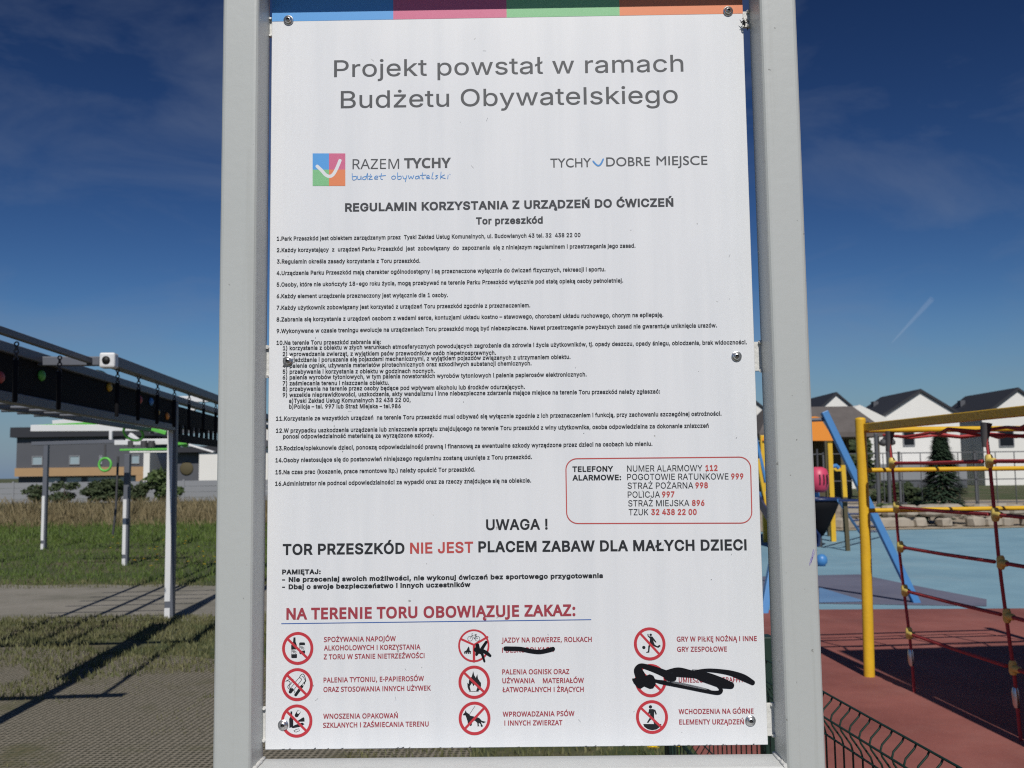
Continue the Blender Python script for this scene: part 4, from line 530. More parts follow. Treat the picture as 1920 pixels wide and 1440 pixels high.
'%': [666, [[[156, 581], [209, 569], [246, 534], [263, 498], [273, 454], [277, 402], [273, 349], [264, 305], [247, 269], [210, 233], [156, 221], [106, 233], [69, 269], [53, 305], [43, 349], [39, 402], [42, 454], [52, 498], [67, 534], [104, 569]], [[156, 531], [130, 523], [112, 498], [101, 458], [98, 402], [101, 345], [112, 305], [130, 280], [156, 272], [184, 280], [203, 304], [214, 345], [218, 402], [214, 458], [203, 498], [184, 523]], [[523, 573], [205, 0], [144, 0], [461, 573]], [[507, 351], [558, 340], [596, 304], [613, 269], [624, 225], [627, 172], [624, 120], [614, 76], [598, 40], [560, 4], [507, -8], [457, 4], [420, 40], [403, 76], [393, 120], [390, 172], [393, 225], [402, 269], [418, 304], [454, 340]], [[507, 301], [480, 293], [462, 269], [452, 229], [448, 172], [452, 116], [462, 75], [480, 51], [507, 43], [534, 51], [553, 75], [565, 115], [569, 172], [565, 229], [553, 269], [534, 293]]]],
' ': [209, []],
},
'B': {
'T': [604, [[[587, 682], [17, 682], [17, 594], [253, 594], [253, 0], [351, 0], [351, 594], [587, 594]]]],
'Y': [604, [[[301, 447], [118, 682], [0, 682], [253, 361], [253, 0], [351, 0], [351, 360], [604, 682], [486, 682]]]],
'C': [708, [[[656, 635], [590, 660], [530, 678], [475, 688], [422, 691], [300, 674], [197, 624], [117, 548], [66, 448], [48, 331], [62, 241], [104, 150], [176, 69], [279, 13], [416, -9], [476, -6], [530, 2], [578, 15], [622, 31], [663, 51], [663, 158], [616, 131], [568, 109], [520, 94], [472, 84], [425, 81], [333, 93], [257, 128], [199, 183], [162, 254], [149, 340], [162, 425], [200, 497], [258, 552], [333, 588], [421, 601], [468, 598], [514, 590], [560, 576], [607, 556], [656, 530]]]],
'H': [729, [[[653, 682], [555, 682], [555, 385], [173, 385], [173, 682], [75, 682], [75, 0], [173, 0], [173, 297], [555, 297], [555, 0], [653, 0]]]],
'D': [750, [[[76, 0], [342, 0], [466, 19], [567, 70], [641, 145], [688, 238], [704, 341], [690, 438], [649, 531], [578, 608], [476, 662], [341, 682], [76, 682]], [[174, 594], [325, 594], [427, 581], [505, 544], [560, 489], [592, 420], [603, 341], [596, 282], [571, 216], [522, 153], [444, 106], [330, 88], [174, 88]]]],
'O': [823, [[[45, 341], [61, 234], [109, 138], [185, 61], [286, 10], [409, -9], [536, 10], [639, 61], [715, 138], [762, 234], [778, 341], [761, 450], [714, 546], [637, 623], [536, 673], [411, 691], [288, 673], [187, 622], [110, 546], [62, 450]], [[146, 341], [159, 426], [196, 497], [252, 553], [325, 588], [411, 601], [497, 588], [571, 553], [627, 497], [664, 426], [677, 341], [664, 257], [627, 185], [571, 130], [497, 94], [411, 81], [325, 94], [252, 130], [196, 185], [159, 257]]]],
'B': [563, [[[75, 0], [309, 0], [399, 11], [465, 40], [510, 82], [535, 131], [543, 182], [532, 246], [499, 298], [448, 337], [379, 360], [379, 362], [425, 387], [458, 419], [477, 459], [483, 508], [475, 559], [451, 606], [410, 646], [351, 672], [273, 682], [75, 682]], [[173, 594], [263, 594], [334, 581], [371, 546], [382, 499], [373, 451], [346, 417], [301, 397], [238, 390], [173, 390]], [[173, 302], [291, 302], [358, 294], [405, 272], [433, 239], [442, 196], [435, 158], [412, 123], [367, 98], [296, 88], [173, 88]]]],
'R': [604, [[[77, 682], [77, 0], [175, 0], [175, 296], [216, 296], [253, 291], [292, 271], [338, 223], [397, 140], [487, 0], [604, 0], [511, 135], [474, 195], [439, 246], [402, 289], [359, 324], [408, 351], [443, 389], [465, 436], [473, 491], [463, 556], [434, 609], [387, 649], [325, 673], [249, 682]], [[175, 598], [238, 598], [315, 586], [358, 550], [372, 495], [361, 441], [320, 400], [238, 384], [175, 384]]]],
'E': [500, [[[462, 682], [75, 682], [75, 0], [471, 0], [471, 88], [173, 88], [173, 300], [452, 300], [452, 388], [173, 388], [173, 594], [462, 594]]]],
'M': [781, [[[709, 682], [618, 682], [391, 402], [165, 682], [73, 682], [73, 0], [171, 0], [171, 531], [173, 531], [383, 267], [399, 267], [609, 531], [611, 531], [611, 0], [709, 0]]]],
'I': [250, [[[174, 682], [76, 682], [76, 0], [174, 0]]]],
'J': [250, [[[174, 682], [76, 682], [76, 21], [73, -48], [58, -98], [25, -127], [-37, -137], [-62, -137], [-44, -228], [-14, -230], [58, -219], [111, -188], [147, -141], [168, -80], [174, -8]]]],
'S': [458, [[[399, 643], [350, 670], [299, 686], [247, 691], [177, 683], [120, 659], [77, 621], [50, 571], [40, 509], [71, 415], [144, 348], [231, 293], [304, 237], [335, 165], [323, 126], [287, 93], [224, 79], [175, 85], [128, 104], [84, 136], [44, 178], [44, 54], [87, 26], [133, 6], [182, -5], [235, -9], [297, 0], [350, 25], [390, 65], [417, 116], [426, 176], [395, 283], [322, 354], [235, 406], [162, 457], [131, 522], [145, 564], [183, 593], [239, 603], [275, 600], [315, 588], [356, 566], [399, 532]]]],
' ': [278, []],
},
}
def area(c): return sum(c[i][0]*c[(i+1) % len(c)][1]-c[(i+1) % len(c)][0]*c[i][1] for i in range(len(c)))/2
CAP = {'I': 500, 'N': 500, 'B': 500}
for k in CAP: CAP[k] = max(p[1] for c in GL[k]['H'][1] for p in c)
hs = [p[0] for c in GL['I']['H'][1] for p in c]; STEM = sorted(set(hs)); 
_l = min(hs); _st = 64
GL['N']['I'] = [238, [[[82, 0], [82, CAP['N']], [156, CAP['N']], [156, 0]]]]
GL['I']['I'] = [2*_l+_st, [[[_l, 0], [_l, CAP['I']], [_l+_st, CAP['I']], [_l+_st, 0]]]]
_bt = max(p[1] for c in GL['I']['b'][1] for p in c)
GL['I']['l'] = [2*_l+_st-12, [[[_l-6, 0], [_l-6, _bt], [_l-6+_st, _bt], [_l-6+_st, 0]]]]
CACHE = {}
def glyph(font, ch, off):
    key = (font, ch, off)
    if key in CACHE: return CACHE[key]
    adv, cs = GL[font][ch]
    if adv is None: adv = 400
    if not cs:
        CACHE[key] = (adv, [], []); return CACHE[key]
    big = max(cs, key=lambda c: abs(area(c))); sg = 1 if area(big) > 0 else -1
    out = []
    for c in cs:
        n = len(c); q = []
        for i in range(n):
            a, p, d = Vector(c[i-1]), Vector(c[i]), Vector(c[(i+1) % n])
            e1 = (p-a).normalized(); e2 = (d-p).normalized()
            n1 = Vector((e1.y, -e1.x))*sg; n2 = Vector((e2.y, -e2.x))*sg
            mm = n1+n2; k = mm.length
            if k < .3: q.append(p + n1*off); continue
            mm /= k; q.append(p + mm*(off/max(mm.dot(n1), .45)))
        out.append([tuple(v) for v in q])
    vs = []; es = []
    for c in out:
        o = len(vs); vs += [Vector(p) for p in c]; es += [(o+i, o+(i+1) % len(c)) for i in range(len(c))]
    v2, e2, f2 = geometry.delaunay_2d_cdt(vs, es, [], 0, 1e-4)[:3]
    good = []
    for f in f2:
        x = sum(v2[i].x for i in f)/len(f); y = sum(v2[i].y for i in f)/len(f); wn_ = 0
        for c in out:
            for i in range(len(c)):
                (xa, ya), (xb, yb) = c[i], c[(i+1) % len(c)]
                if (ya <= y) != (yb <= y):
                    xc = xa+(y-ya)*(xb-xa)/(yb-ya)
                    if xc > x: wn_ += 1 if yb > ya else -1
        if wn_*sg > 0: good.append(tuple(f))
    CACHE[key] = (adv, [(v.x, v.y) for v in v2], good)
    return CACHE[key]
def line(pr, txt, x0, y0, x1, y1, cap, font='I', bold=26, mi=0, slant=0.0):
    "one line of print between two points of the panel, cap = height of its capitals in photo pixels"
    a, b = pm(x0, y0), pm(x1, y1); a = Vector((a.x, a.z)); b = Vector((b.x, b.z))
    d = (b-a); w = d.length; d.normalize(); u = Vector((-d.y, d.x))
    pen = 0; items = []
    for ch in txt:
        if ch == '–' and ch not in GL[font]: ch = '-'
        adv, vs, tr = glyph(font, ch, bold)
        items.append((pen, vs, tr)); pen += adv + bold*1.1
    lo = min(p+v[0] for p, vs, tr in items for v in vs); hi = max(p+v[0] for p, vs, tr in items for v in vs)
    s = cap/1146.2/(CAP[font]+2*bold); sx = w/(hi-lo)
    yy = pr.y()
    for p, vs, tr in items:
        if not tr: continue
        pr.tris([tuple(a + d*((p+x-lo)*sx) + u*((y+bold+slant)*s)) for x, y in vs], tr, mi, yy)

pr = Print()
line(pr, 'Projekt powstał w ramach', 626.4, 144.6, 1281.5, 134, 33.6, 'I', 3)
line(pr, 'Budżetu Obywatelskiego', 639, 203, 1271, 193, 34.2, 'I', 3)
pr.done('printed_heading', ['grey_ink'])

zA = lambda x, y: (500+x/4.115, 270+y/4.115)
zB = lambda x, y: (960+x/4.115, 270+y/4.115)
def P2(f, pts): return [((q := pm(*f(*p))).x, q.z) for p in pts]
pr = Print()
for i, (xa, ya, xb, yb) in enumerate(((355,73,481,198), (481,73,607,198), (355,198,481,323), (481,198,607,323))):
    pr.px([(xa,ya), (xb,ya), (xb,yb), (xa,yb)], zA, i)
pr.stroke(P2(zA, smooth([(390,172), (425,205), (455,238), (485,250), (513,236), (540,190), (566,128)], 8)), 26/4.115/1146, 4)
line(pr, 'RAZEM', 661, 317.2, 748.4, 316.4, 19.6, 'N', 0, 5)
line(pr, 'TYCHY', 757.6, 315.7, 845.6, 314.7, 20, 'N', 32, 5)
hand = [[(660,228),(664,275),(690,272),(692,250),(666,252)], [(702,248),(704,272),(724,270),(728,246),(730,274)],
 [(768,250),(744,256),(742,272),(764,270),(778,225),(776,274)], [(786,248),(812,248),(788,272),(816,272)], [(802,233),(803,236)],
 [(832,262),(856,258),(852,246),(836,252),(834,270),(858,270)], [(886,228),(880,266),(894,273)], [(866,248),(918,243)],
 [(980,245),(964,256),(972,271),(990,268),(994,252),(980,245)], [(1010,222),(1012,270),(1036,268),(1036,248),(1014,252)],
 [(1050,246),(1060,268),(1076,264)], [(1082,244),(1070,290)], [(1094,244),(1102,268),(1114,250),(1124,268),(1136,242)],
 [(1172,246),(1150,252),(1150,268),(1170,264),(1174,246),(1182,268)], [(1202,222),(1200,264),(1212,268)], [(1186,242),(1230,239)],
 [(1234,258),(1254,254),(1250,242),(1236,248),(1236,266),(1260,264)], [(1284,218),(1274,262),(1286,268)],
 [(1320,242),(1304,246),(1318,258),(1302,270)], [(1346,216),(1341,268)], [(1372,238),(1346,254),(1378,266)], [(1400,240),(1397,268)], [(1414,233),(1415,236)]]
for h in hand: pr.stroke(P2(zA, smooth(h, 5)), 5.6/4.115/1146, 6)
pr.done('participatory_budget_emblem', ['band_blue', 'band_magenta', 'band_green', 'band_orange', 'panel_white', 'grey_ink', 'hand_blue'])

pr = Print()
line(pr, 'TYCHY', 1032, 314.2, 1108.3, 313.3, 17.6, 'B', 6)
line(pr, 'DOBRE', 1136.7, 312, 1218.8, 311, 17.6, 'B', 6)
line(pr, 'MIEJSCE', 1231, 310, 1326.5, 309, 17.6, 'B', 6)
pr.stroke(P2(zB, smooth([(625,132), (645,155), (665,167), (685,155), (704,116)], 6)), [9/4.115/1146]+[13/4.115/1146]*23+[10/4.115/1146], 1)
pr.done('town_slogan_emblem', ['grey_ink', 'hand_blue'])

pr = Print()
line(pr, 'REGULAMIN KORZYSTANIA Z URZĄDZEŃ DO ĆWICZEŃ', 647, 397, 1262.8, 387.4, 16.6, 'I', 32)
line(pr, 'Tor przeszkód', 892.5, 421, 1017.8, 419.2, 14, 'I', 32)
pr.done('rules_title', ['ink_soft'])

RULES = '''1.Park Przeszkód jest obiektem zarządzanym przez  Tyski Zakład Usług Komunalnych, ul. Budowlanych 43 tel. 32  438 22 00|519|451.5|1088.5|444.5
2.Każdy korzystający  z  urządzeń Parku Przeszkód  jest  zobowiązany  do  zapoznania  się z niniejszym regulaminem i przestrzegania jego zasad.|519|473|1191.5|464.5
3.Regulamin określa zasady korzystania z Toru przeszkód.|519|494.3|788|492.8
4.Urządzenia Parku Przeszkód mają charakter ogólnodostępny i są przeznaczone wyłącznie do ćwiczeń fizycznych, rekreacji i sportu.|518.7|516|1135.2|508.7
5.Osoby, które nie ukończyły 18-ego roku życia, mogą przebywać na terenie Parku Przeszkód wyłącznie pod stałą opieką osoby pełnoletniej.|518.7|537.6|1168.5|529.8
6.Każdy element urządzenia przeznaczony jest wyłącznie dla 1 osoby.|518.7|559.2|840|557
7.Każdy użytkownik zobowiązany jest korzystać z urządzeń Toru przeszkód zgodnie z przeznaczeniem.|518.7|581|994.3|576.2
8.Zabrania się korzystania z urządzeń osobom z wadami serca, kontuzjami układu kostno – stawowego, chorobami układu ruchowego, chorym na epilepsję.|518.5|603|1243.8|594
9.Wykonywane w czasie treningu ewolucje na urządzeniach Toru przeszkód mogą być niebezpieczne. Nawet przestrzeganie powyższych zasad nie gwarantuje uniknięcia urazów.|518.7|624.7|1344.4|613.9
10.Na terenie Toru przeszkód zabrania się:|518.5|646.7|714|644.8
1) korzystania z obiektu w złych warunkach atmosferycznych powodujących zagrożenie dla zdrowia i życia użytkowników, tj. opady deszczu, opady śniegu, oblodzenia, brak widoczności.|530.4|656.8|1400.5|645.5
2) wprowadzania zwierząt, z wyjątkiem psów przewodników osób niepełnosprawnych.|530|667.8|930|665.2
3) wjeżdżania i poruszania się pojazdami mechanicznymi, z wyjątkiem pojazdów związanych z utrzymaniem obiektu.|530|679|1069.7|673
4) palenia ognisk, używania materiałów pirotechnicznych oraz szkodliwych substancji chemicznych.|530|689.8|996.7|685
5) przebywania i korzystania z obiektu w godzinach nocnych.|530|700.9|815.3|699.2
6) palenia wyrobów tytoniowych, w tym palenia nowatorskich wyrobów tytoniowych i palenia papierosów elektronicznych.|530|711.6|1100|705.8
7) zaśmiecania terenu i niszczenia obiektu.|530|722.7|729.5|721.5
8) przebywania na terenie przez osoby będące pod wpływem alkoholu lub środków odurzających.|530|733.2|984.2|729.2
9) wszelkie nieprawidłowości, uszkodzenia, akty wandalizmu i inne niebezpieczne zdarzenia mające miejsce na terenie Toru przeszkód należy zgłaszać:|530|744.5|1237.5|737.8
a)Tyski Zakład Usług Komunalnych 32 438 22 00,|542|755.5|770|753.6
b)Policja – tel. 997 lub Straż Miejska – tel.986|542|766.3|751.6|765.3
11.Korzystanie ze wszystkich urządzeń  na terenie Toru przeszkód musi odbywać się wyłącznie zgodnie z ich przeznaczeniem i funkcją, przy zachowaniu szczególnej ostrożności.|517.5|789|1352.8|779.4
12.W przypadku uszkodzenia urządzenia lub zniszczenia sprzętu znajdującego na terenie Toru przeszkód z winy użytkownika, osoba odpowiedzialna za dokonanie zniszczeń|517.5|811.5|1328.9|802
ponosi odpowiedzialność materialną za wyrządzone szkody.|530.7|822.3|813|819.7
13.Rodzice/opiekunowie dzieci, ponoszą odpowiedzialność prawną i finansową za ewentualne szkody wyrządzone przez dzieci na osobach lub mieniu.|517|844.6|1223.3|836
14.Osoby niestosujące się do postanowień niniejszego regulaminu zostaną usunięte z Toru przeszkód.|516.5|867|997.5|860.6
15.Na czas prac (koszenie, prace remontowe itp.) należy opuścić Tor przeszkód.|516.5|889.4|891|884
16.Administrator nie podnosi odpowiedzialności za wypadki oraz za rzeczy znajdujące się na obiekcie.|516|911|996|904.7'''
pr = Print()
for r_ in RULES.split('\n'):
    s_, a_, b_, c_, d_ = r_.split('|')
    line(pr, s_, float(a_), float(b_), float(c_), float(d_), 8.2, 'I', 25)
pr.done('rules_text', ['ink'])

pr = Print()
def rrect(x0, y0, x1, y1, rad, skew=0):
    q = []
    for cx, cy, a in ((x1-rad, y0+rad, -90), (x1-rad, y1-rad, 0), (x0+rad, y1-rad, 90), (x0+rad, y0+rad, 180)):
        for k in range(9):
            t = R(a+90*k/8); q.append((cx+rad*math.cos(t), cy+rad*math.sin(t)))
    return q
box = []
for x, y in rrect(0, 0, 1, 1, .0001): pass
W_, H_, rd = 347.0, 123.0, 21.0
for x, y in rrect(0, 0, W_, H_, rd):
    u_, v_ = x/W_, y/H_
    box.append((1060.8+2*v_+u_*(346.2+1*v_), 860.2+121.4*v_-3.4*u_*(1-v_)-.9*u_*v_))
box.append(box[0])
pr.stroke([((q := pm(*p)).x, q.z) for p in box], 2.0/1146, 1, False)
line(pr, 'TELEFONY', 1073.3, 884.9, 1150, 884.2, 10.4, 'I', 30)
line(pr, 'ALARMOWE:', 1073.3, 901, 1164.7, 900.3, 10.4, 'I', 30)
for s_, xa, xb, ya, yb, num, na, nb in (('NUMER ALARMOWY',1175.8,1317.2,884.2,883.3,'112',1322.8,1345.5), ('POGOTOWIE RATUNKOWE',1176,1366,900,898.9,'999',1371,1394),
    ('STRAŻ POŻARNA',1176.7,1300,916.4,915.7,'998',1303.9,1327.5), ('POLICJA',1177,1237.5,933,932.7,'997',1241.4,1264.7),
    ('STRAŻ MIEJSKA',1178,1292.5,949.4,948.7,'896',1297.5,1321), ('TZUK',1178.9,1215.8,966,965.8,'32 438 22 00',1221,1306.4)):
    line(pr, s_, xa, ya, xb, yb, 11.4, 'I', 4)
    line(pr, num, na, yb-.1, nb, yb-.3, 11.2, 'I', 30, 1)
pr.done('emergency_phone_box', ['ink', 'bright_red_ink'])

pr = Print()
line(pr, 'UWAGA !', 911.5, 994, 1027, 992.9, 20, 'I', 22)
line(pr, 'TOR PRZESZKÓD', 530, 1040.7, 758.5, 1038.3, 20.4, 'I', 27)
line(pr, 'NIE JEST', 769, 1038.2, 887.4, 1036.2, 20.4, 'I', 22, 1)
line(pr, 'PLACEM ZABAW DLA MAŁYCH DZIECI', 897, 1035.6, 1400, 1031.8, 20.4, 'I', 27)
pr.done('warning_text', ['ink', 'bright_red_ink'])
pr = Print()
line(pr, 'PAMIĘTAJ:', 529, 1077, 601.4, 1076.4, 9, 'I', 40)
line(pr, '- Nie przeceniaj swoich możliwości, nie wykonuj ćwiczeń bez sportowego przygotowania', 529, 1091.3, 1130.5, 1083.7, 9, 'I', 40)
line(pr, '- Dbaj o swoje bezpieczeństwo i innych uczestników', 529, 1105, 882.3, 1100.5, 9, 'I', 40)
pr.done('reminder_text', ['ink'])
pr = Print()
line(pr, 'NA TERENIE TORU OBOWIĄZUJE ZAKAZ:', 537, 1162, 1079, 1154.9, 21.3, 'N', 32)
pr.stroke([((q := pm(*p)).x, q.z) for p in ((527.5,1169.3), (1108.5,1161.7))], 1.5/1146, 1, False)
pr.done('ban_heading', ['red_ink', 'line_blue'])

CAPT = '''SPOŻYWANIA NAPOJÓW;607.3;1203.8;742.3;1201.9/ALKOHOLOWYCH I KORZYSTANIA;607.3;1219.6;788.5;1217.5/Z TORU W STANIE NIETRZEŹWOŚCI;607;1236.3;796;1233.8
PALENIA TYTONIU, E-PAPIEROSÓW;606.7;1279.8;795;1276.7/ORAZ STOSOWANIA INNYCH UŻYWEK;606.5;1297.5;808;1294.6
WNOSZENIA OPAKOWAŃ;606;1347.7;746;1346.5/SZKLANYCH I ZAŚMIECANIA TERENU;605.8;1364.6;803.8;1362
JAZDY NA ROWERZE, ROLKACH;940.4;1204.8;1109.6;1203.3/I;941.3;1223.7;943;1223.7/DESKOROLKACH;948.3;1223.6;1038;1222.4
PALENIA OGNISK ORAZ;941.7;1264.4;1067.5;1263.8/UŻYWANIA;941.9;1281;1003;1280.8/MATERIAŁÓW;1018;1280.8;1095;1280.3/ŁATWOPALNYCH I ŻRĄCYCH;941.9;1297.7;1094.6;1297
WPROWADZANIA PSÓW;942.5;1343.8;1077.3;1342.5/I INNYCH ZWIERZAT;945.8;1360.4;1054.6;1359.6
GRY W PIŁKĘ NOŻNĄ I INNE;1268.9;1203;1419;1201.8/GRY ZESPOŁOWE;1269.5;1222;1363;1221.5
UMIESZCZANIA GRAFFITI;1272.7;1279.8;1397;1279
WCHODZENIA NA GÓRNE;1272.4;1338.9;1413;1337.8/ELEMENTY URZĄDZEŃ;1273.6;1358.4;1395;1358'''
for blk in CAPT.split('\n'):
    pr = Print()
    for q_ in blk.split('/'):
        s_, a_, b_, c_, d_ = q_.split(';'); line(pr, s_, float(a_), float(b_), float(c_), float(d_), 9.1, 'N', 22)
    pr.done('ban_caption', ['red_ink'])

z5 = lambda x, y: (500+x/4.8, 1120+y/4.8)
z6 = lambda x, y: (830+x/4.8, 1120+y/4.8)
z7 = lambda x, y: (1160+x/4.5, 1120+y/4.5)
PXM = 1/1146.2
def S(pr, f, pts, w, mi=0, k=None):
    sc_ = 4.5 if f is z7 else 4.8
    ws = [x/sc_*PXM for x in w] if isinstance(w, (list, tuple)) else w/sc_*PXM
    pr.stroke(P2(f, pts), ws, mi, True)
def symbol(cx, cy, rx, slash, draw, f, label, thick=5.4, ry=None):
    pr = Print(); c = pm(cx, cy); r = rx*PXM
    pr.disc((c.x, c.z), r-.001, 2, 40, (ry or rx+.9)*PXM-.001)
    draw(pr)
    if slash: S(pr, f, slash, 22 if f is not z7 else 20, 1)
    pr.ring((c.x, c.z), r-thick*PXM, r, 1, 56, 1.03)
    pr.done('prohibition_symbol', ['soft_black', 'ring_red', 'panel_white'], label)
def d_alcohol(p):
    p.px([(242,360),(260,360),(261,400),(272,430),(274,542),(268,547),(228,547),(222,542),(221,430),(238,400)], z5)
    p.px([(224,470),(272,468),(272,510),(224,512)], z5, 2)
    line(p, '%', 547.3, 1225.5, 555.6, 1225.3, 7, 'N', 8)
    p.px([(293,412),(300,405),(340,405),(346,412),(346,500),(340,512),(300,512),(294,500)], z5)
    p.px([(297,432),(345,430),(344,478),(297,480)], z5, 2)
    line(p, '%', 562.6, 1218, 570.3, 1217.8, 6.5, 'N', 8)
symbol(558.3, 1215.6, 28.9, [(190,375),(370,550)], d_alcohol, z5, 'no alcohol symbol with bottle and can')
def d_smoke(p):
    S(p, z5, [(222,835),(298,740)], 36); S(p, z5, [(226,830),(297,741)], 26, 2); S(p, z5, [(214,850),(228,832)], 30)
    S(p, z5, [(262,878),(318,800)], 26); S(p, z5, [(320,798),(338,772)], 17); S(p, z5, [(327,790),(334,780)], 9, 2); S(p, z5, [(340,768),(352,750)], 10)
    S(p, z5, smooth([(208,828),(190,805),(212,772),(198,752),(172,755)]), 6)
    S(p, z5, smooth([(222,828),(205,800),(228,765),(240,740),(215,735),(176,752)]), 5)
    S(p, z5, smooth([(352,748),(346,720),(330,690),(308,700),(296,720)]), 6); S(p, z5, smooth([(346,745),(330,715),(318,712)]), 5)
    S(p, z5, [(246,838),(256,848),(248,860)], 5)
symbol(557.4, 1283.5, 28.8, [(190,705),(362,880)], d_smoke, z5, 'no smoking symbol with two cigarettes')
def d_litter(p):
    p.px([(215,1026),(231,1026),(231,1072),(240,1090),(240,1165),(205,1175),(203,1095),(214,1072)], z5)
    p.px([(278,1112),(330,1078),(340,1085),(342,1118),(290,1120)], z5); p.px([(250,1150),(320,1126),(342,1140),(322,1155),(300,1166),(236,1178),(222,1170)], z5)
    S(p, z5, [(270,1062),(288,1032)], 34); S(p, z5, [(284,1036),(292,1028)], 22, 2)
    S(p, z5, [(248,1205),(262,1190),(290,1182),(296,1200),(268,1212),(250,1210),(246,1196)], 5)
symbol(556.4, 1351.8, 28.8, [(185,1030),(355,1200)], d_litter, z5, 'no littering symbol with bottles and can')
def d_bike(p):
    for cx in (247, 313):
        q = pm(*z6(cx, 372)); p.ring((q.x, q.z), 19/4.8*PXM, 23/4.8*PXM, 0, 24)
    for s_ in ([(247,372),(265,340),(300,342),(284,374),(265,340)], [(300,342),(313,372)], [(284,374),(313,372)], [(284,374),(300,336)], [(290,334),(306,332)], [(265,340),(262,328),(270,326)]): S(p, z6, s_, 4.5)
    p.px([(235,440),(241,455),(244,478),(256,486),(256,496),(192,498),(194,488),(214,476),(225,455)], z6)
    for cx in (200, 216, 232, 248):
        q = pm(*z6(cx, 503)); p.disc((q.x, q.z), 6/4.8*PXM)
    S(p, z6, [(165,375),(282,428),(402,358)], 20, 1); S(p, z6, [(282,428),(282,575)], 22, 1)
symbol(888.4, 1210.6, 28.8, None, d_bike, z6, 'no cycling or skating symbol divided in three', 3.4)
def d_fire(p):
    p.px([(275,663),(284,700),(298,724),(312,690),(318,730),(334,756),(345,768),(345,800),(338,828),(318,846),(300,846),(312,812),(292,778),(276,800),(264,770),(244,800),(254,846),(236,838),(224,808),(222,768),(234,778),(238,742),(262,712)], z6)
    S(p, z6, [(238,846),(322,846)], 5)
symbol(889.2, 1279, 29, [(195,680),(370,850)], d_fire, z6, 'no open fire symbol with flame')
def d_dog(p):
    p.px([(183,1052),(200,1036),(207,1014),(215,1035),(236,1048),(248,1064),(300,1076),(330,1085),(352,1110),(392,1120),(368,1133),(346,1122),(352,1142),(362,1155),(358,1166),(344,1164),(340,1140),(325,1130),(325,1150),(332,1160),(314,1162),(312,1130),(290,1110),(266,1114),(262,1152),(246,1160),(248,1120),(236,1126),(240,1156),(228,1160),(224,1115),(214,1085),(205,1062),(188,1063)], z6)
    S(p, z6, [(291,978),(240,1055)], 4)
symbol(889.8, 1346.9, 29.1, [(198,1185),(370,1000)], d_dog, z6, 'no dogs symbol with leashed dog')
def d_ball(p):
    q = pm(*z7(212,423)); p.disc((q.x, q.z), 14/4.5*PXM)
    q = pm(*z7(270,316)); p.disc((q.x, q.z), 10.5/4.5*PXM)
    p.px([(258,328),(284,330),(300,350),(319,378),(312,383),(291,364),(304,398),(324,412),(345,400),(356,410),(334,427),(302,416),(276,398),(263,420),(258,466),(232,469),(232,461),(247,455),(249,415),(262,372),(263,348)], z7)
    S(p, z7, [(264,342),(248,326),(247,312)], 9)
symbol(1218.1, 1207.2, 29, [(180,303),(345,482)], d_ball, z7, 'no ball games symbol with kicking figure')
symbol(1220, 1276, 29, [(190,625),(360,790)], lambda p: None, z7, 'prohibition symbol scribbled over with black marker')
def d_climb(p):
    q = pm(*z7(268,924)); p.disc((q.x, q.z), 14/4.5*PXM)
    p.px([(256,942),(290,942),(310,950),(322,985),(312,992),(301,962),(298,1002),(304,1040),(314,1068),(298,1068),(285,1022),(264,1040),(250,1060),(237,1057),(260,1018),(265,978),(250,991),(234,991),(234,982),(252,968)], z7)
    p.px([(206,1068),(362,1068),(348,1094),(318,1115),(282,1121),(246,1113),(216,1092)], z7)
symbol(1222.4, 1344.3, 29.2, [(190,935),(370,1105)], d_climb, z7, 'no climbing symbol with walking figure')

# black marker scribbles
pr = Print(.0008)
for s_, w in (([(392,402),(345,475),(312,500)], [24,30,26]), ([(345,470),(395,498),(428,524)], [26,34,22]), ([(348,480),(362,530),(376,574)], [30,22,18]), ([(312,430),(318,480),(305,515)], [34,44,22]), ([(300,470),(345,490)], 40)): S(pr, z6, s_, w)
S(pr, z6, smooth([(565,460),(620,461),(700,464),(790,482),(870,490),(940,478),(992,464)]), 38)
pr.done('marker_scribble', ['marker'], 'black marker crossing out the skateboard and its caption')
pr = Print(.0008)
def SS(pts): 
    q = smooth(pts, 8); S(pr, z7, [p[:2] for p in q], [p[2]*(1.15 if p[2] > 8 else 1) for p in q])
SS([(165,660,46),(152,612,40),(182,578,34),(240,588,40),(320,615,46),(400,648,52),(462,680,44)])
SS([(168,600,40),(185,650,60),(205,705,66)])
pr.px([(112,692),(135,680),(200,672),(262,648),(292,660),(312,700),(312,735),(290,768),(262,772),(215,752),(186,770),(160,765),(128,722)], z7)
pr.px([(376,638),(430,640),(476,668),(474,704),(440,712),(385,690)], z7)
SS([(405,622,16),(500,618,46),(600,640,48),(690,664,52)])
SS([(470,648,34),(580,664,20),(690,672,22)])
SS([(700,664,72),(780,690,76),(870,722,72),(945,742,50)])
SS([(600,640,6),(660,620,14),(750,614,24),(850,622,30),(950,640,38),(1050,676,48),(1128,718,36)])
SS([(300,700,20),(350,715,26),(450,735,24),(600,766,22),(750,795,24),(835,804,30),(862,786,30),(850,760,22),(800,722,16),(740,688,14)])
for k in range(7):
    SS([(320+8*k,695+3*k,3),(480,712+6*k,2.5),(640,745+6*k,2.5),(760+10*k,775+4*k,2)])
for k in range(5):
    SS([(620,636-7*k,2.5),(780,607+3*k,2.5),(930,622+4*k,2)])
for k in range(4): SS([(118+3*k,684+12*k,5),(140,690+12*k,6)])
pr.done('marker_scribble', ['marker'], 'large black marker tangle over the graffiti ban')
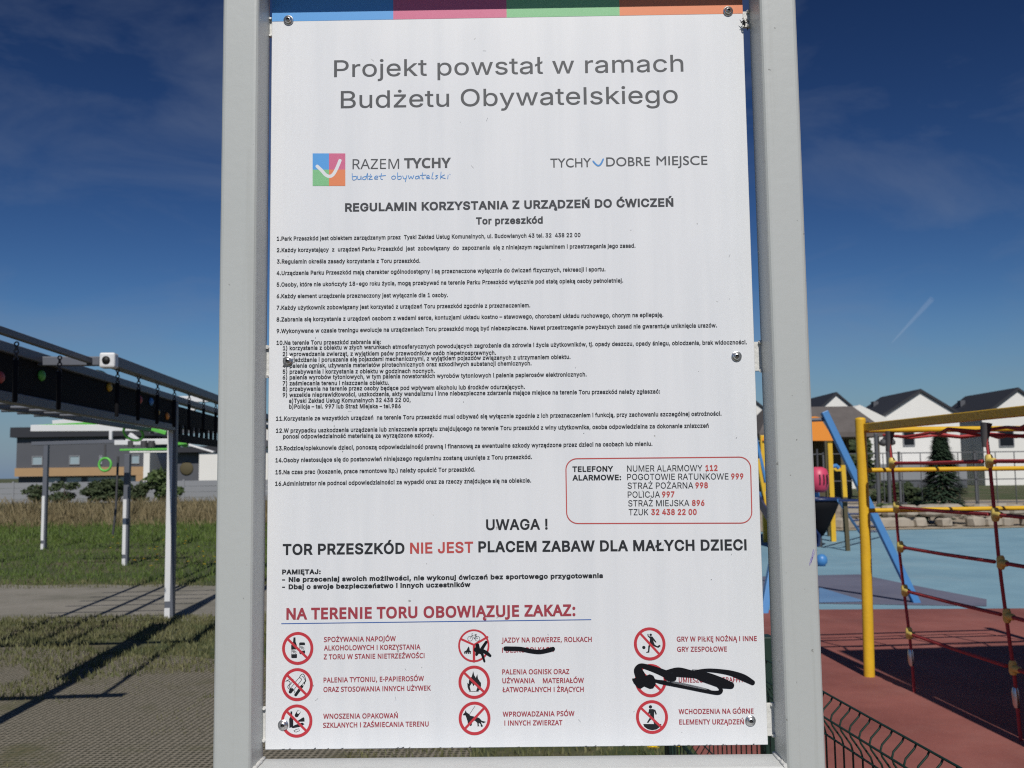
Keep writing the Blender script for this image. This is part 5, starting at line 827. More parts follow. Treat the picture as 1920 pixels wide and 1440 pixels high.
# scratches and hairs of dirt on the panel
rs = random.Random(11); pr = Print(.0006)
for k in range(46):
    x, z = rs.uniform(PX0+.02, PX1-.02), rs.uniform(PZ0+.02, PZB-.01); a = rs.uniform(0, 6.28); L_ = rs.choice((.0008, .001, .0014, .003, .006)) 
    pr.stroke([(x, z), (x+L_*math.cos(a), z+L_*math.sin(a))], rs.uniform(.0003, .0009) if L_ < .002 else .00025, 0)
for k in range(30):
    x = rs.uniform(PX0+.01, PX1-.01); pr.stroke([(x, PZ0+.0004), (x+rs.uniform(.001,.004), PZ0+.0004+rs.uniform(0,.0016))], rs.uniform(.0006,.002), 0)
pr.done('dirt_specks', ['grey_ink'])['kind'] = 'stuff'

# screws with wide washers, welded mounting tabs
for px, py in ((541,38), (1365,21), (540,677), (1381,668), (531,1359), (1407,1351)):
    c = at(px, py, YP-.0005)
    b = MB(); c0 = (c.x, c.y, c.z)
    b.lathe(c0, [(.0084,.0), (.0084,.0013), (.0078,.0017), (.0058,.0018), (.0055,.0038), (.0045,.0052), (.0026,.0058)], 28, 0, 'Y')
    b.lathe(c0, [(.0026,.0058), (.0024,.0040), (.00001,.0040)], 6, 1, 'Y')
    b.build('screw', ['steel', 'dark_hole'], sign)
for side, (xa, ya, yb) in ((-1, (503, 36, 70)), (-1, (500, 650, 707)), (-1, (490, 1327, 1388)), (1, (1400, 22, 52)), (1, (1418, 641, 696)), (1, (1445, 1318, 1380))):
    z1, z0 = at(xa, ya, 1.619).z, at(xa, yb, 1.619).z
    x0, x1 = (LPX[1]-.001, PX0+.045) if side < 0 else (PX1-.045, RPX[0]+.001)
    def tf(b):
        b.box((x0, 1.6175, z0), (x1, 1.6225, z1))
        for z in (z0+.001, z1-.001):
            xx = LPX[1]+.002 if side < 0 else RPX[0]-.002
            b.tube([(xx, 1.612+.002*i, z+rw.uniform(-.001,.001)) for i in range(5)], [.002+.0018*rw.random() for _ in range(5)], 6)
    part('mounting_tab', 'tab_paint', sign, tf, .0008, seg=1)
c = at(1396, 44, 1.606)
def gum(b):
    r = random.Random(3)
    for k in range(26):
        p = c + Vector((r.gauss(0,.0035), r.uniform(-.004,.004), r.gauss(.002,.004)))
        b.tube([p, p+Vector((r.uniform(-.007,.004), r.uniform(-.003,.003), r.uniform(-.008,.006)))], [r.uniform(.0004,.0016), .0002], 5)
part('glue_residue', 'soft_black', sign, gum)
# peeled patches and dirt on the bottom rail, chalk on the right post
rs = random.Random(8); b = MB()
for k in range(34):
    x = rs.uniform(-.25, .33); y = rs.uniform(YB-.035, YB-.012) if k % 3 else rs.uniform(YF+.02, YB-.012); L_ = rs.uniform(.004, .02); z = 1.0903+k*2e-6
    q = [(x+L_*math.cos(t)*rs.uniform(.6,1), y+.3*L_*math.sin(t)*rs.uniform(.5,1), z) for t in [i*2*math.pi/11 for i in range(11)]]
    if k % 2: b.add(q, [tuple(range(11))])
    else:
        b.tube([(a_[0], a_[1], 1.0902) for a_ in q[:rs.randint(5, 10)]], .0005, 4, 1)
b.build('worn_patch', ['wall_grey', 'grey_ink'], sign)['kind'] = 'stuff'
b = MB(); rs = random.Random(2)
for k in range(16):
    p = at(1521+rs.uniform(-4,4)*.6, 1050+rs.uniform(-14,10), YF-.0006); d = Vector((rs.uniform(.001,.0025), 0, rs.uniform(.004,.009)))
    p.x += (p.z-at(1521,1050,YF).z)*.35
    b.bar(p, p+d, .0006, .0004)
b.build('chalk_scrawl', 'violet_chalk', sign)

# ------------------------------------------------------------------ obstacle course on the left
XW, XT, WY = -3.868, -3.367, 10.894
XF = turned(XW, WY, 5.9)
rig = thing('obstacle_frame', 'dark grey obstacle course frame with hanging top beam and black climbing board', 'obstacle frame', (XW, WY, 0))
def profile_post(par, x, y, h, strip_top):
    part('post', 'rig_grey', par, lambda b: b.box((x-.047, y-.047, -.2), (x+.047, y+.047, h)), .006)
    part('front_strip', 'white_paint', par, lambda b: b.box((x-.047, y-.052, .19), (x+.012, y-.0465, strip_top)), .002)
    part('front_strip', 'white_paint', par, lambda b: b.box((x-.047, y-.052, .0), (x+.012, y-.0465, .12)), .002)
for y in (5.4, WY, 15.2, 19.2): profile_post(rig, XW, y, 2.364, 2.05)
part('top_beam', 'rig_grey', rig, lambda b: b.box((XT-.045, 7.0, 2.34), (XT+.045, 19.2, 2.42)), .008)
part('rope_beam', 'rig_grey', rig, lambda b: b.box((XT-.15, 4.72, 2.36), (XT-.11, 6.93, 2.40)), .004)
part('side_beam', 'rig_grey', rig, lambda b: b.box((XW-.047, 5.35, 2.365), (XW+.047, 19.2, 2.435)), .008)
part('side_beam', 'rig_grey', rig, lambda b: b.box((XW-.04, 5.45, 2.045), (XW+.04, WY-.05, 2.115)), .008)
part('cross_beam', 'rig_grey', rig, lambda b: b.box((-6.2, 6.93, 2.345), (XT-.061, 6.995, 2.41)), .006)
part('cross_beam', 'rig_grey', rig, lambda b: b.box((-6.2, 4.65, 2.345), (XT+.03, 4.72, 2.41)), .006)
part('cross_beam', 'rig_grey', rig, lambda b: b.box((XW+.05, 19.1, 2.295), (XT-.047, 19.18, 2.36)), .006)
for px_, py_ in ((-6.2, 4.7), (-6.2, 6.96), (XT, 19.25)): part('post', 'rig_grey', rig, lambda b: b.box((px_-.045, py_-.045, -.2), (px_+.045, py_+.045, 2.34)), .006)
for dx in (-.67, -.97, -1.37): part('ladder_beam', 'rig_grey', rig, lambda b: b.box((XW+dx-.03, 7.0, 2.22), (XW+dx+.03, 15.2, 2.28)), .004)
rr = random.Random(21)
for k in range(9):
    y = 7.5+.47*k+rr.uniform(-.1,.1); part('rung', 'rig_grey', rig, lambda b: b.tube([(XW-1.62, y, 2.25), (XW-.12, y, 2.25)], .017, 8))
part('cross_beam', 'rig_grey', rig, lambda b: b.box((XW-1.42, 15.25, 2.20), (XW-.05, 15.32, 2.30)), .006)
part('end_bracket', 'white_paint', rig, lambda b: b.box((XT-.055, 6.90, 2.325), (XT+.055, 6.995, 2.435)), .014)
part('bracket_hole', 'dark_hole', rig, lambda b: b.lathe((XT-.005, 6.899, 2.38), [(.028,-.002), (.028,.006), (.00001,.007)], 14, 0, 'Y'))  # black disc on the bracket face, standing in for its dark hole
part('climbing_board', 'black_board', rig, lambda b: b.box((XW-.012, 5.46, 2.115), (XW+.012, WY-.06, 2.365)))
part('shadow_shelf', 'black_board', rig, lambda b: b.box((XW-.17, 5.46, 2.20), (XW-.013, 8.3, 2.23)))  # hidden slab added behind the board to widen its shadow on the ground
def board2(b):
    y0, y1 = WY+.06, 15.1; z0, z1 = 1.93, 2.33
    n = 15; w = (y1-y0)/n
    b.box((XW-.012, y0, 2.13), (XW+.012, y1, z1)); b.box((XW-.012, y0, z0), (XW+.012, y1, 2.02))
    for k in range(n+1):
        b.box((XW-.0118, y0+k*w-.055*(k > 0), 2.02), (XW+.0118, y0+k*w+.055*(k < n), 2.13))
part('climbing_board', 'black_board', rig, board2, label='black board with a row of square finger holes')
rh = random.Random(5)
for y, z, mname in ((6.3,2.2,'bright_red_ink'), (7.0,2.28,'lime'), (8.55,2.33,'yellow'), (9.5,2.29,'bright_red_ink'), (10.15,2.21,'yellow'), (9.9,2.30,'hand_blue'), (10.55,2.19,'orange')):
    b = MB(); b.lathe((0,0,0), [(.03,.0), (.034,.008), (.026,.02), (.012,.028), (.0001,.03)], 10)
    b.v = [(XW+.0125+v[2], y+v[0]*(1+.2*rh.random())*1.6, z+v[1]*1.25) for v in b.v]
    b.build('climbing_hold', mname, rig)

def hang_bar(y, label):
    t = thing('hanging_bar', label, 'hanging bar', (XT, y, 2.34), 'hanging bars under the top beam')
    def ch(b):
        for k in range(5):
            b.torus((XT, y, 2.332-.022*k), .012, .0045, (1,0,0) if k % 2 else (0,1,0), 14, 5)
    part('chain', 'chain', t, ch)
    part('grip_bar', 'black_board', t, lambda b: b.tube([(XT, y, 2.24), (XT, y, 2.235), (XT, y, 2.0), (XT, y, 1.99)], [.008, .015, .015, .011], 10))
    return t
bars = [('nearest hanging bar on a chain, closest to the white end bracket', 7.16), ('second hanging bar from the white end bracket', 7.71), ('third hanging bar from the white end bracket', 8.28),
        ('fourth hanging bar from the white end bracket, beside the square post', 8.86), ('fifth hanging bar from the white end bracket', 9.44), ('sixth hanging bar, crossing the white diagonal brace', 10.08),
        ('seventh hanging bar, nearest the grey sign post', 10.69)]
for lab, y in bars: hang_bar(y, lab)
XT -= .13
for y in (5.0, 5.65, 6.35): hang_bar(y, {5.0: 'hanging bar nearest the viewer, at the far left edge', 5.65: 'hanging bar in the middle of the near rope beam', 6.35: 'hanging bar on the rope beam just before the white bracket'}[y])
XF = None

white = thing('ring_rig', 'white painted steel obstacle rig with lime green tubes behind the dark frame', 'obstacle rig', (-6.97, 17.4, 0))
for x, y, h in ((-6.97,17.4,1.94), (-9.6,17.4,2.3), (-7.66,21.5,2.3), (-10.4,21.5,2.3)): profile_post(white, x, y, h, 1.15)
part('cable_tube', 'chain', white, lambda b: b.tube([(-7.06,17.2,1.9), (-7.08,17.2,1.0), (-7.12,17.2,.55)], .02, 6))
def A(px, py, Y): return tuple(at(px, py, Y))
def wb(name, m_, a, b_, w, h=None):
    part(name, m_, white, lambda b: b.bar(a, b_, w, h or w), .006)
wb('cross_beam', 'white_paint', A(60,803,16.5), A(284,802,16.5), .11)
wb('cross_beam', 'white_paint', A(236,827,17.6), A(318,826,17.6), .07)
wb('cross_beam', 'white_paint', A(216,830,15.6), A(275,830,15.6), .075)
wb('cross_beam', 'white_paint', A(284,830,15.7), A(322,829,15.7), .07)
wb('upright', 'white_paint', A(208,808,16.4), A(208,827,16.4), .05)
wb('diagonal_brace', 'white_paint', A(243,815,16.2), A(262,829,16.2), .08)
wb('green_tube', 'lime', A(225,843.5,16.6), A(316,842,16.6), .035)
wb('cross_beam', 'white_paint', A(243,847.5,16.75), A(316,847,16.75), .03)
wb('green_tube', 'lime', A(60,800,19), A(238,791,19), .06)
wb('cross_beam', 'white_paint', A(100,793,19.5), A(215,785,19.5), .10)
wb('cross_beam', 'rig_grey', A(60,832,16), A(232,827,16), .06)
wb('green_tube', 'lime', A(285,804,14.9), A(312,812,14.9), .06)
wb('green_tube', 'lime', A(333,829,15.5), A(352,833,15.5), .10)
wb('cross_beam', 'white_paint', A(345,824,16), A(420,834,16), .06)
wb('sloping_board', 'white_paint', A(352,833,17), A(402,848,17), .13, .03)
for px in (246, 270, 284):
    part('beam_clamp', 'chain', white, lambda b: b.lathe(A(px,830,15.59), [(.055,.03), (.055,-.07)], 8), 0)
wb('green_panel', 'fence_green', A(186,695,20), A(213,712,20), .30, .03)
second = thing('white_gantry', 'white gantry with a diagonal brace beyond the square post', 'gantry', (-4.6, 13.6, 0))
def gb(name, a, b_, w, m_='white_paint'): part(name, m_, second, lambda b: b.bar(a, b_, w, w), .006)
gx0, gx1 = A(325,820,13.6)[0], A(470,820,13.6)[0]
part('post', 'white_paint', second, lambda b: b.box((gx0-.03, 13.55, -.2), (gx0+.03, 13.65, 2.6)), .006)
part('post', 'white_paint', second, lambda b: b.box((gx1-.045, 13.55, -.2), (gx1+.045, 13.65, 2.6)), .006)
gb('top_beam', (gx0, 13.6, A(324,749,13.6)[2]), (gx1, 13.6, A(324,749,13.6)[2]), .085)
gb('diagonal_brace', A(328,797,13.5), A(374,757,13.5), .06)

def hang_ring(px, py, Y, r, label, tilt=(0,1,0), strap=14):
    c = at(px, py, Y); t = thing('gym_ring', label, 'gym ring', c, 'green gym rings on the white rig')
    part('ring', 'lime', t, lambda b: b.torus(c, r, .019, tilt, 30, 8))
    part('strap', 'chain', t, lambda b: b.bar((c.x, c.y, c.z+r), tuple(at(px, py-strap, Y)), .03, .012))
hang_ring(197, 871, 15.5, .10, 'small lime green gym ring hanging lowest on its strap', (.1,1,0), 38)
hang_ring(250, 812, 14.6, .145, 'larger tilted lime green gym ring under the white beam', (.1,.8,.75), 10)

# ------------------------------------------------------------------ mesh fence
FX, FZ = .795, .975
XF = turned(FX, 2.35, 5.4)
fence = thing('mesh_fence', 'low dark green welded wire mesh fence with a bent top edge', 'fence', (FX, 2.35, 0))
fy = [-1.95, .65, 3.15, 4.45]
for y in fy:
    part('post', 'fence_green', fence, lambda b: b.box((FX+.012, y-.03, -.2), (FX+.052, y+.03, FZ+.055)), .004)
prof = [(0, FZ), (-.006, FZ-.012), (-.026, FZ-.032), (-.03, FZ-.045), (-.026, FZ-.058), (-.004, FZ-.09), (0, FZ-.105), (0, .53), (-.03, .485), (0, .44), (0, .05)]
for i in range(len(fy)-1):
    def mf(b):
        y = fy[i]+.02
        while y < fy[i+1]:
            b.tube([(FX+dx, y, z) for dx, z in prof], .0025, 5); y += .054
        for dx, z in ((0,FZ), (-.03,FZ-.045), (0,FZ-.105), (0,.53), (-.03,.485), (0,.44), (0,.25), (0,.06)):
            b.tube([(FX+dx-.004, fy[i], z), (FX+dx-.004, fy[i+1]-.005, z)], .0028, 5)
    part('mesh_panel', 'fence_green', fence, mf)

# ------------------------------------------------------------------ climbing net frame on the right
NX, NY = 2.567, 7.511
XF = turned(NX, NY, 5.6)
netf = thing('climbing_net_frame', 'yellow tubular climbing frame with red rope net on red rubber', 'climbing frame', (NX, NY, 0))
part('corner_post', 'yellow', netf, lambda b: (b.tube([(NX-.02, NY+.0, -.2), (NX, NY, 1.0), (NX, NY, 1.91)], .040, 20), b.lathe((NX, NY, 1.91), [(.040,0), (.036,.01), (.02,.016), (.0001,.018)], 20)))
part('corner_post', 'yellow', netf, lambda b: b.tube([(4.55, NY, -.2), (4.55, NY, 1.94)], .040, 20))
part('corner_post', 'yellow', netf, lambda b: b.tube([(NX, 4.95, -.2), (NX, 4.95, 1.97)], .040, 20))
part('top_beam', 'yellow', netf, lambda b: b.bar((NX+.03, NY-.03, 1.85), (NX+.03, 5.0, 1.85), .05, .058), .006)
part('top_beam', 'yellow', netf, lambda b: b.tube([(NX+.03, NY, 1.83), (4.53, NY, 1.83)], .022, 12))
part('beam_bolt', 'dark_hole', netf, lambda b: b.lathe((NX+.033, NY-.0435, 1.875), [(.017,-.002), (.017,.006), (.0001,.007)], 12, 0, 'Y'))
for z in (1.526, 1.223):
    part('cross_bar', 'yellow', netf, lambda b: b.tube([(NX+.03, NY, z), (4.53, NY, z)], .0175, 12))
rows = [1.575, 1.265, .99, .69, .40]
def ropes(y0, name_i):
    def rf(b):
        pts = []
        for z in [1.80, 1.69]+rows+[.3, .0]:
            t = (1.9-z)/1.9; pts.append((NX+.05*t+.006*math.sin(z*5), y0+(-.12)*t, z))
        b.tube(smooth(pts, 3), .0105, 8)
    part('net_rope', 'rope_red', netf, rf)
def ry(y0, z): return y0-.12*(1.9-z)/1.9
Y0S = [7.08, 5.86]
for y0 in Y0S: ropes(y0, 0)
def hor(b):
    for k, z in enumerate(rows):
        x = NX+.05*(1.9-z)/1.9
        for a, c in zip(Y0S, Y0S[1:]+[5.02]):
            ya, yc = ry(a, z), ry(c, z) if c > 5.1 else c
            b.tube([(x-.004, ya-.05, z), (x, (ya+yc)/2, z-.004), (x-.004, yc+.05, z)], .0115, 8)
part('net_rope', 'rope_red', netf, hor)
for y0 in Y0S:
    for z in rows:
        x = NX+.05*(1.9-z)/1.9; yy = ry(y0, z)
        def kf(b):
            b.tube([(x+.004, yy, z+.04), (x+.004, yy, z+.025), (x+.004, yy, z-.025), (x+.004, yy, z-.04)], [.016,.023,.023,.016], 10)
            b.tube([(x, yy-.015, z), (x, yy-.06, z), (x, yy-.075, z)], [.020,.020,.014], 10)
        part('rope_connector', 'knot_yellow', netf, kf)
    part('shackle', 'chain', netf, lambda b: b.tube([(NX+.02, y0, 1.80), (NX+.01, y0, 1.74), (NX, y0-.005, 1.66)], [.034,.026,.015], 8))
    part('tensioner', 'steel', netf, lambda b: b.tube([(NX+.043, ry(y0,.29), .29), (NX+.043, ry(y0,.28), .27), (NX+.045, ry(y0,.2), .20), (NX+.046, ry(y0,.18), .18)], [.014,.02,.02,.014], 10))
def topnet(b):
    r = random.Random(7); G = {}
    for i in range(5):
        for j in range(6):
            G[i,j] = Vector((NX+.12+i*.42+.12*(j%2), NY-.12-j*.46, 1.79-.05*math.sin(i*.8)*math.sin(j*.6)+r.uniform(-.01,.01)))
    for (i, j), p in G.items():
        for d in ((1,0), (0,1)):
            q = G.get((i+d[0], j+d[1]))
            if q is not None: b.tube([p, (p+q)/2-Vector((0,0,.02)), q], .011, 6)
part('overhead_net', 'rope_red', netf, topnet)
cw = thing('shadow_wall', 'tall orange board out of view, added to cast the black shadow on the red rubber', 'shadow caster', (3.9, 4.8, 0))  # unseen wall, added and sized to cast the broad black shadow on the rubber
part('board', 'orange', cw, lambda b: b.box((NX+.04, 4.75, 0), (5.0, 4.81, 3.75)))
part('post', 'yellow', cw, lambda b: b.tube([(4.7, 4.87, -.2), (4.7, 4.87, 3.8)], .055, 14))

XF = None
# blue A-frame
af = thing('swing_frame', 'blue square beam A frame standing on the blue rubber', 'swing frame', (4, 11.6, 0))
foot, top = gr(1722, 1131), at(1545, 772, 11.7)
part('leaning_beam', 'blue', af, lambda b: b.bar(tuple(foot-Vector((0,0,.05))), tuple(top), .08, .085, up=(0,1,0)), .008)
f2_ = gr(1430, 1150); t2 = at(1500, 774, 11.7)
part('leaning_beam', 'blue', af, lambda b: b.bar(tuple(f2_-Vector((0,0,.05))), tuple(t2), .08, .085, up=(0,1,0)), .008)
part('tie_rod', 'rig_grey', af, lambda b: b.tube([(t2.x, t2.y+.03, t2.z-.09), (top.x, top.y+.03, top.z-.09)], .022, 8))

# play tower, drum, tub, ladder
tower = thing('play_tower', 'yellow post play tower with an orange gable plate', 'play tower', (5.8, 21.5, 0))
for px, Y in ((1558, 21), (1432, 21), (1552, 22.6), (1440, 22.6)):
    p = at(px, 900, Y)
    part('post', 'yellow' if Y < 22 else 'timber', tower, lambda b: b.box((p.x-.05, Y-.05, -.2), (p.x+.05, Y+.05, 2.25)), .01)
def gp(b):
    q = [at(1455,786,20.9), at(1528,781,20.9), at(1537,783,20.9), at(1565,826,20.9), at(1430,826,20.9)]
    b.prism(q, (0,.05,0))
part('gable_plate', 'orange', tower, gp, .004)
part('platform', 'timber', tower, lambda b: b.box((4.6, 20.9, .95), (6.35, 22.7, 1.03)))
part('platform_edge', 'blue', tower, lambda b: b.box((4.6, 20.82, .92), (6.2, 20.895, 1.06)), .006)
part('side_strut', 'blue', tower, lambda b: b.bar(A(1416,820,20.6), A(1436,905,20.6), .13, .06), .005)
part('side_strut', 'yellow', tower, lambda b: b.bar(A(1420,860,20.4), A(1441,975,20.4), .12, .06), .005)
def slide(b):
    for k in range(10):
        t0, t1 = k/10, (k+1)/10
        for xs_ in (4.85, 5.5): b.bar((xs_, 20.8-2.2*t0, .95-.85*t0**.9+.1), (xs_, 20.8-2.2*t1, .95-.85*t1**.9+.1), .04, .22)
        b.bar((5.175, 20.8-2.2*t0, .95-.85*t0**.9), (5.175, 20.8-2.2*t1, .95-.85*t1**.9), .62, .03)
part('slide', 'navy', tower, slide)
dr = at(1534, 899, 20.3)
drum = thing('punching_drum', 'pink rounded drum hanging by the yellow tower post', 'drum', dr)
part('body', 'pink', drum, lambda b: b.lathe(tuple(dr), [(.0001,-.27), (.12,-.26), (.19,-.2), (.215,-.05), (.215,.06), (.18,.2), (.1,.25), (.0001,.255)], 22))
part('handle', 'chain', drum, lambda b: b.tube([(dr.x, dr.y, dr.z+.25), (dr.x, dr.y, dr.z+.62)], .02, 8))
part('dark_marking', 'soft_black', drum, lambda b: [b.tube([(dr.x+.07+dx, dr.y-.205, dr.z+.1), (dr.x+.075+dx, dr.y-.213, dr.z), (dr.x+.07+dx, dr.y-.205, dr.z-.1)], .016, 6) for dx in (-.1, -.02, .05)])
tb = at(1535, 975, 19.6)
tub = thing('basket_swing', 'deep black rubber tub beside the yellow tower post', 'tub', (tb.x, tb.y, 0))
part('bowl', 'black_board', tub, lambda b: b.lathe((tb.x, tb.y, 0), [(.0001,.20), (.08,.22), (.20,.42), (.35,.74), (.42,.93), (.39,.94), (.31,.74), (.15,.42), (.0001,.3)], 24))
part('rim', 'navy', tub, lambda b: b.torus((tb.x, tb.y, .935), .41, .03, (0,0,1)))
part('foot', 'chain', tub, lambda b: b.tube([(tb.x, tb.y, -.1), (tb.x, tb.y, .28)], .05, 10))
lad = thing('climbing_ladder', 'blue sloping rung ladder left of the tall yellow corner post', 'ladder', (7, 19, 0))
la0, la1 = at(1572, 938, 18.5), at(1612, 938, 18.5)
lb0, lb1 = gr(1618, 1006), gr(1655, 1006)
part('rail', 'blue', lad, lambda b: b.bar(la0, lb0, .04, .05)); part('rail', 'blue', lad, lambda b: b.bar(la1, lb1, .04, .05))
part('top_bar', 'navy', lad, lambda b: b.bar(la0, la1, .05, .045))
for k in range(1, 6):
    t = k/6; part('rung', 'navy', lad, lambda b: b.tube([la0.lerp(lb0, t), la1.lerp(lb1, t)], .02, 8))
part('leg', 'timber', lad, lambda b: b.bar((la0.x+.15, la0.y+.1, la0.z-.04), (la0.x+.17, la0.y+.1, -.1), .07, .07))
hf_ = thing('exercise_frame', 'small yellow exercise frame with a dark olive leg behind the ladder', 'exercise frame', (8, 24, 0))
part('upright', 'yellow', hf_, lambda b: b.bar(A(1580,872,24), A(1584,932,24), .10, .10)); part('cross_bar', 'yellow', hf_, lambda b: b.bar(A(1548,881,24), A(1581,880,24), .08, .08))
part('leg', 'timber', hf_, lambda b: b.bar(A(1583,932,24), tuple(Vector((A(1584,932,24)[0], 24, -.1))), .10, .10))
part('handle', 'blue', hf_, lambda b: b.tube([A(1552,876,23.8), A(1568,873,23.8), A(1573,878,23.8)], .05, 8))
part('leg', 'timber', hf_, lambda b: b.bar(A(1550,881,24), tuple(Vector((A(1550,881,24)[0], 24, -.1))), .09, .09))
bp_ = gr(1541, 1062)
bl = MB(); bl.lathe((bp_.x, bp_.y, 0), [(.0001,0), (.05,.015), (.085,.06), (.09,.1), (.08,.15), (.045,.185), (.0001,.195)], 18)
tag(bl.build('play_ball', 'blue'), 'small blue dome on the light blue rubber beside the sign post', 'ball')

# ------------------------------------------------------------------ park fence, lamp, stones behind the playground
mfc = thing('park_fence', 'dark grey metal park fence with slender bars before the white houses', 'fence', (15, 33, 0))
for k in range(9):
    x = 5+k*2.5; part('post', 'fence_grey', mfc, lambda b: b.box((x-.032, 32.97, -.1), (x+.032, 33.03, 2.05)))
for z in (.35, 1.1, 2.0):
    part('rail', 'fence_grey', mfc, lambda b: b.box((4.9, 32.97, z-.016), (25.1, 33.03, z+.016)))
def barsf(b):
    x = 5.15
    while x < 25: b.box((x-.010, 32.985, .2), (x+.010, 33.015, 1.98)); x += .62
part('bars', 'fence_grey', mfc, barsf)
for px, top_, lab in ((1667, 828, 'park lamp with a dark cluster head behind the net'), (1646, 815, 'tall plain grey mast left of the park lamp')):
    p = at(px, 900, 31.5); zt = at(px, top_, 31.5).z
    t = thing('park_lamp' if px == 1667 else 'mast', lab, 'lamp' if px == 1667 else 'mast', (p.x, p.y, 0))
    part('pole', 'fence_grey', t, lambda b: b.tube([(p.x, p.y, -.1), (p.x, p.y, zt)], .06, 10))
    if px == 1667:
        part('head', 'chain', t, lambda b: [b.lathe((p.x+dx, p.y, zt-.05+dz), [(.0001,-.1), (.12,-.06), (.14,.02), (.08,.12), (.0001,.14)], 12) for dx, dz in ((-.12,.0), (.12,.02), (0,.14))])
    else:
        part('cap', 'fence_grey', t, lambda b: b.lathe((p.x, p.y, zt), [(.07,0), (.06,.05), (.0001,.07)], 10))
sw = thing('stone_wall', 'low dry wall of beige boulders along the sand', 'stone wall', (11, 25.6, 0))
rk = random.Random(6); k = 0; x = 8.2
while x < 16:
    for row in range(2):
        w = rk.uniform(.35, .75); h = rk.uniform(.22, .34)
        def st(b):
            r = rk; cx, cy, cz = x+rk.uniform(0,.15)+row*.2, 25.6+rk.uniform(-.06,.06), .12+row*.30
            vs = []
            for zz in (-1, -.6, .6, 1):
                for a in range(8):
                    t = a*math.pi/4+.2; f = .72 if abs(zz) == 1 else 1
                    vs.append((cx+w*.52*f*math.cos(t)*r.uniform(.85,1.12), cy+.26*f*math.sin(t)*r.uniform(.85,1.1), cz+zz*h*.5*r.uniform(.85,1.05)))
            fs = [(i*8+a, i*8+(a+1) % 8, (i+1)*8+(a+1) % 8, (i+1)*8+a) for i in range(3) for a in range(8)] + [tuple(range(7,-1,-1)), tuple(range(24,32))]
            b.add(vs, fs)
        part('boulder', 'stone', sw, st)
    x += w*1.02

# ------------------------------------------------------------------ buildings
def window(parent, x0, x1, y, z0, z1, glass='glass', frame='wall_grey', face=-1):
    f = MB(); d = .09; t = .07
    f.box((x0, y-d, z0), (x0+t, y+.02, z1)); f.box((x1-t, y-d, z0), (x1, y+.02, z1)); f.box((x0+t, y-d, z1-t), (x1-t, y+.02, z1)); f.box((x0+t, y-d, z0), (x1-t, y+.02, z0+t))
    fr = f.build('window', frame, parent)
    g = MB(); g.box((x0+t, y-.03, z0+t), (x1-t, y-.01, z1-t)); g.build('pane', glass, fr)
def gable_house(name, label, x0, x1, y0, y1, eave, apex, wins, dark_low=False):
    t = thing(name, label, 'house', ((x0+x1)/2, y0, 0)); xm = (x0+x1)/2
    def wf(b):
        b.prism([(x0, y0, -.2), (x1, y0, -.2), (x1, y0, eave), (xm, y0, apex), (x0, y0, eave)], (0, y1-y0, 0))
    part('wall', 'wall_white', t, wf)
    s = (apex-eave)/(xm-x0); o = .22
    def rf(b):
        for sg in (-1, 1):
            xe = x0-o if sg < 0 else x1+o; ze = eave-s*o
            b.prism([(xm, y0-.18, apex+.03), (xe, y0-.18, ze+.03), (xe, y0-.18, ze+.24), (xm, y0-.18, apex+.26)], (0, y1-y0+.36, 0))
    part('roof', 'roof_dark', t, rf)
    part('chimney', 'wall_dark', t, lambda b: b.box((xm-1.5, y1-2.2, eave+.5), (xm-1.1, y1-1.6, apex-.25)))
    for w in wins: window(t, *w)
    return t
h = gable_house('white_house', 'nearest white gabled house with a dark roof behind the net frame', 27.4, 33.1, 75, 83, 5.35, 7.15, [(28.75,29.65,75,3.1,4.4), (31.2,32.1,75,3.1,4.4)])
part('garage', 'wall_grey', h, lambda b: b.box((25.0, 70.6, .55), (31.5, 74.9, 1.75)))
part('garage_base', 'wall_dark', h, lambda b: b.box((25.0, 70.65, -.1), (31.5, 74.8, .549)))
def wing(b): b.prism([(22.6, 72.4, -.1), (26.9, 72.4, -.1), (26.9, 72.4, 5.0), (24.75, 72.4, 6.1), (22.6, 72.4, 5.0)], (0, 5.5, 0))
part('wing_wall', 'wall_white', h, wing)
part('side_wall', 'wall_white', h, lambda b: b.box((26.91, 73.6, -.1), (27.6, 74.99, 5.2)))
part('drainpipe', 'wall_dark', h, lambda b: b.tube([(27.55, 74.9, 0), (27.55, 74.9, 5.2)], .07, 8))
gable_house('white_house', 'white gabled house partly behind the brown pavilion roof', 26.6, 32.0, 92, 100, 5.9, 8.3, [(28,29.2,92,3.2,4.8), (30,31.2,92,3.2,4.8)])
gable_house('white_house', 'farthest left white gabled house, mostly hidden by the sign', 18.2, 23.9, 92, 100, 5.9, 8.2, [(19.4,20.6,92,3.2,4.8)])
gable_house('white_house', 'white gabled house at the right edge beyond the net frame', 36.2, 42, 78, 87, 5.3, 7.4, [(37.4,38.6,78,3,4.4), (39.6,40.8,78,3,4.4)])

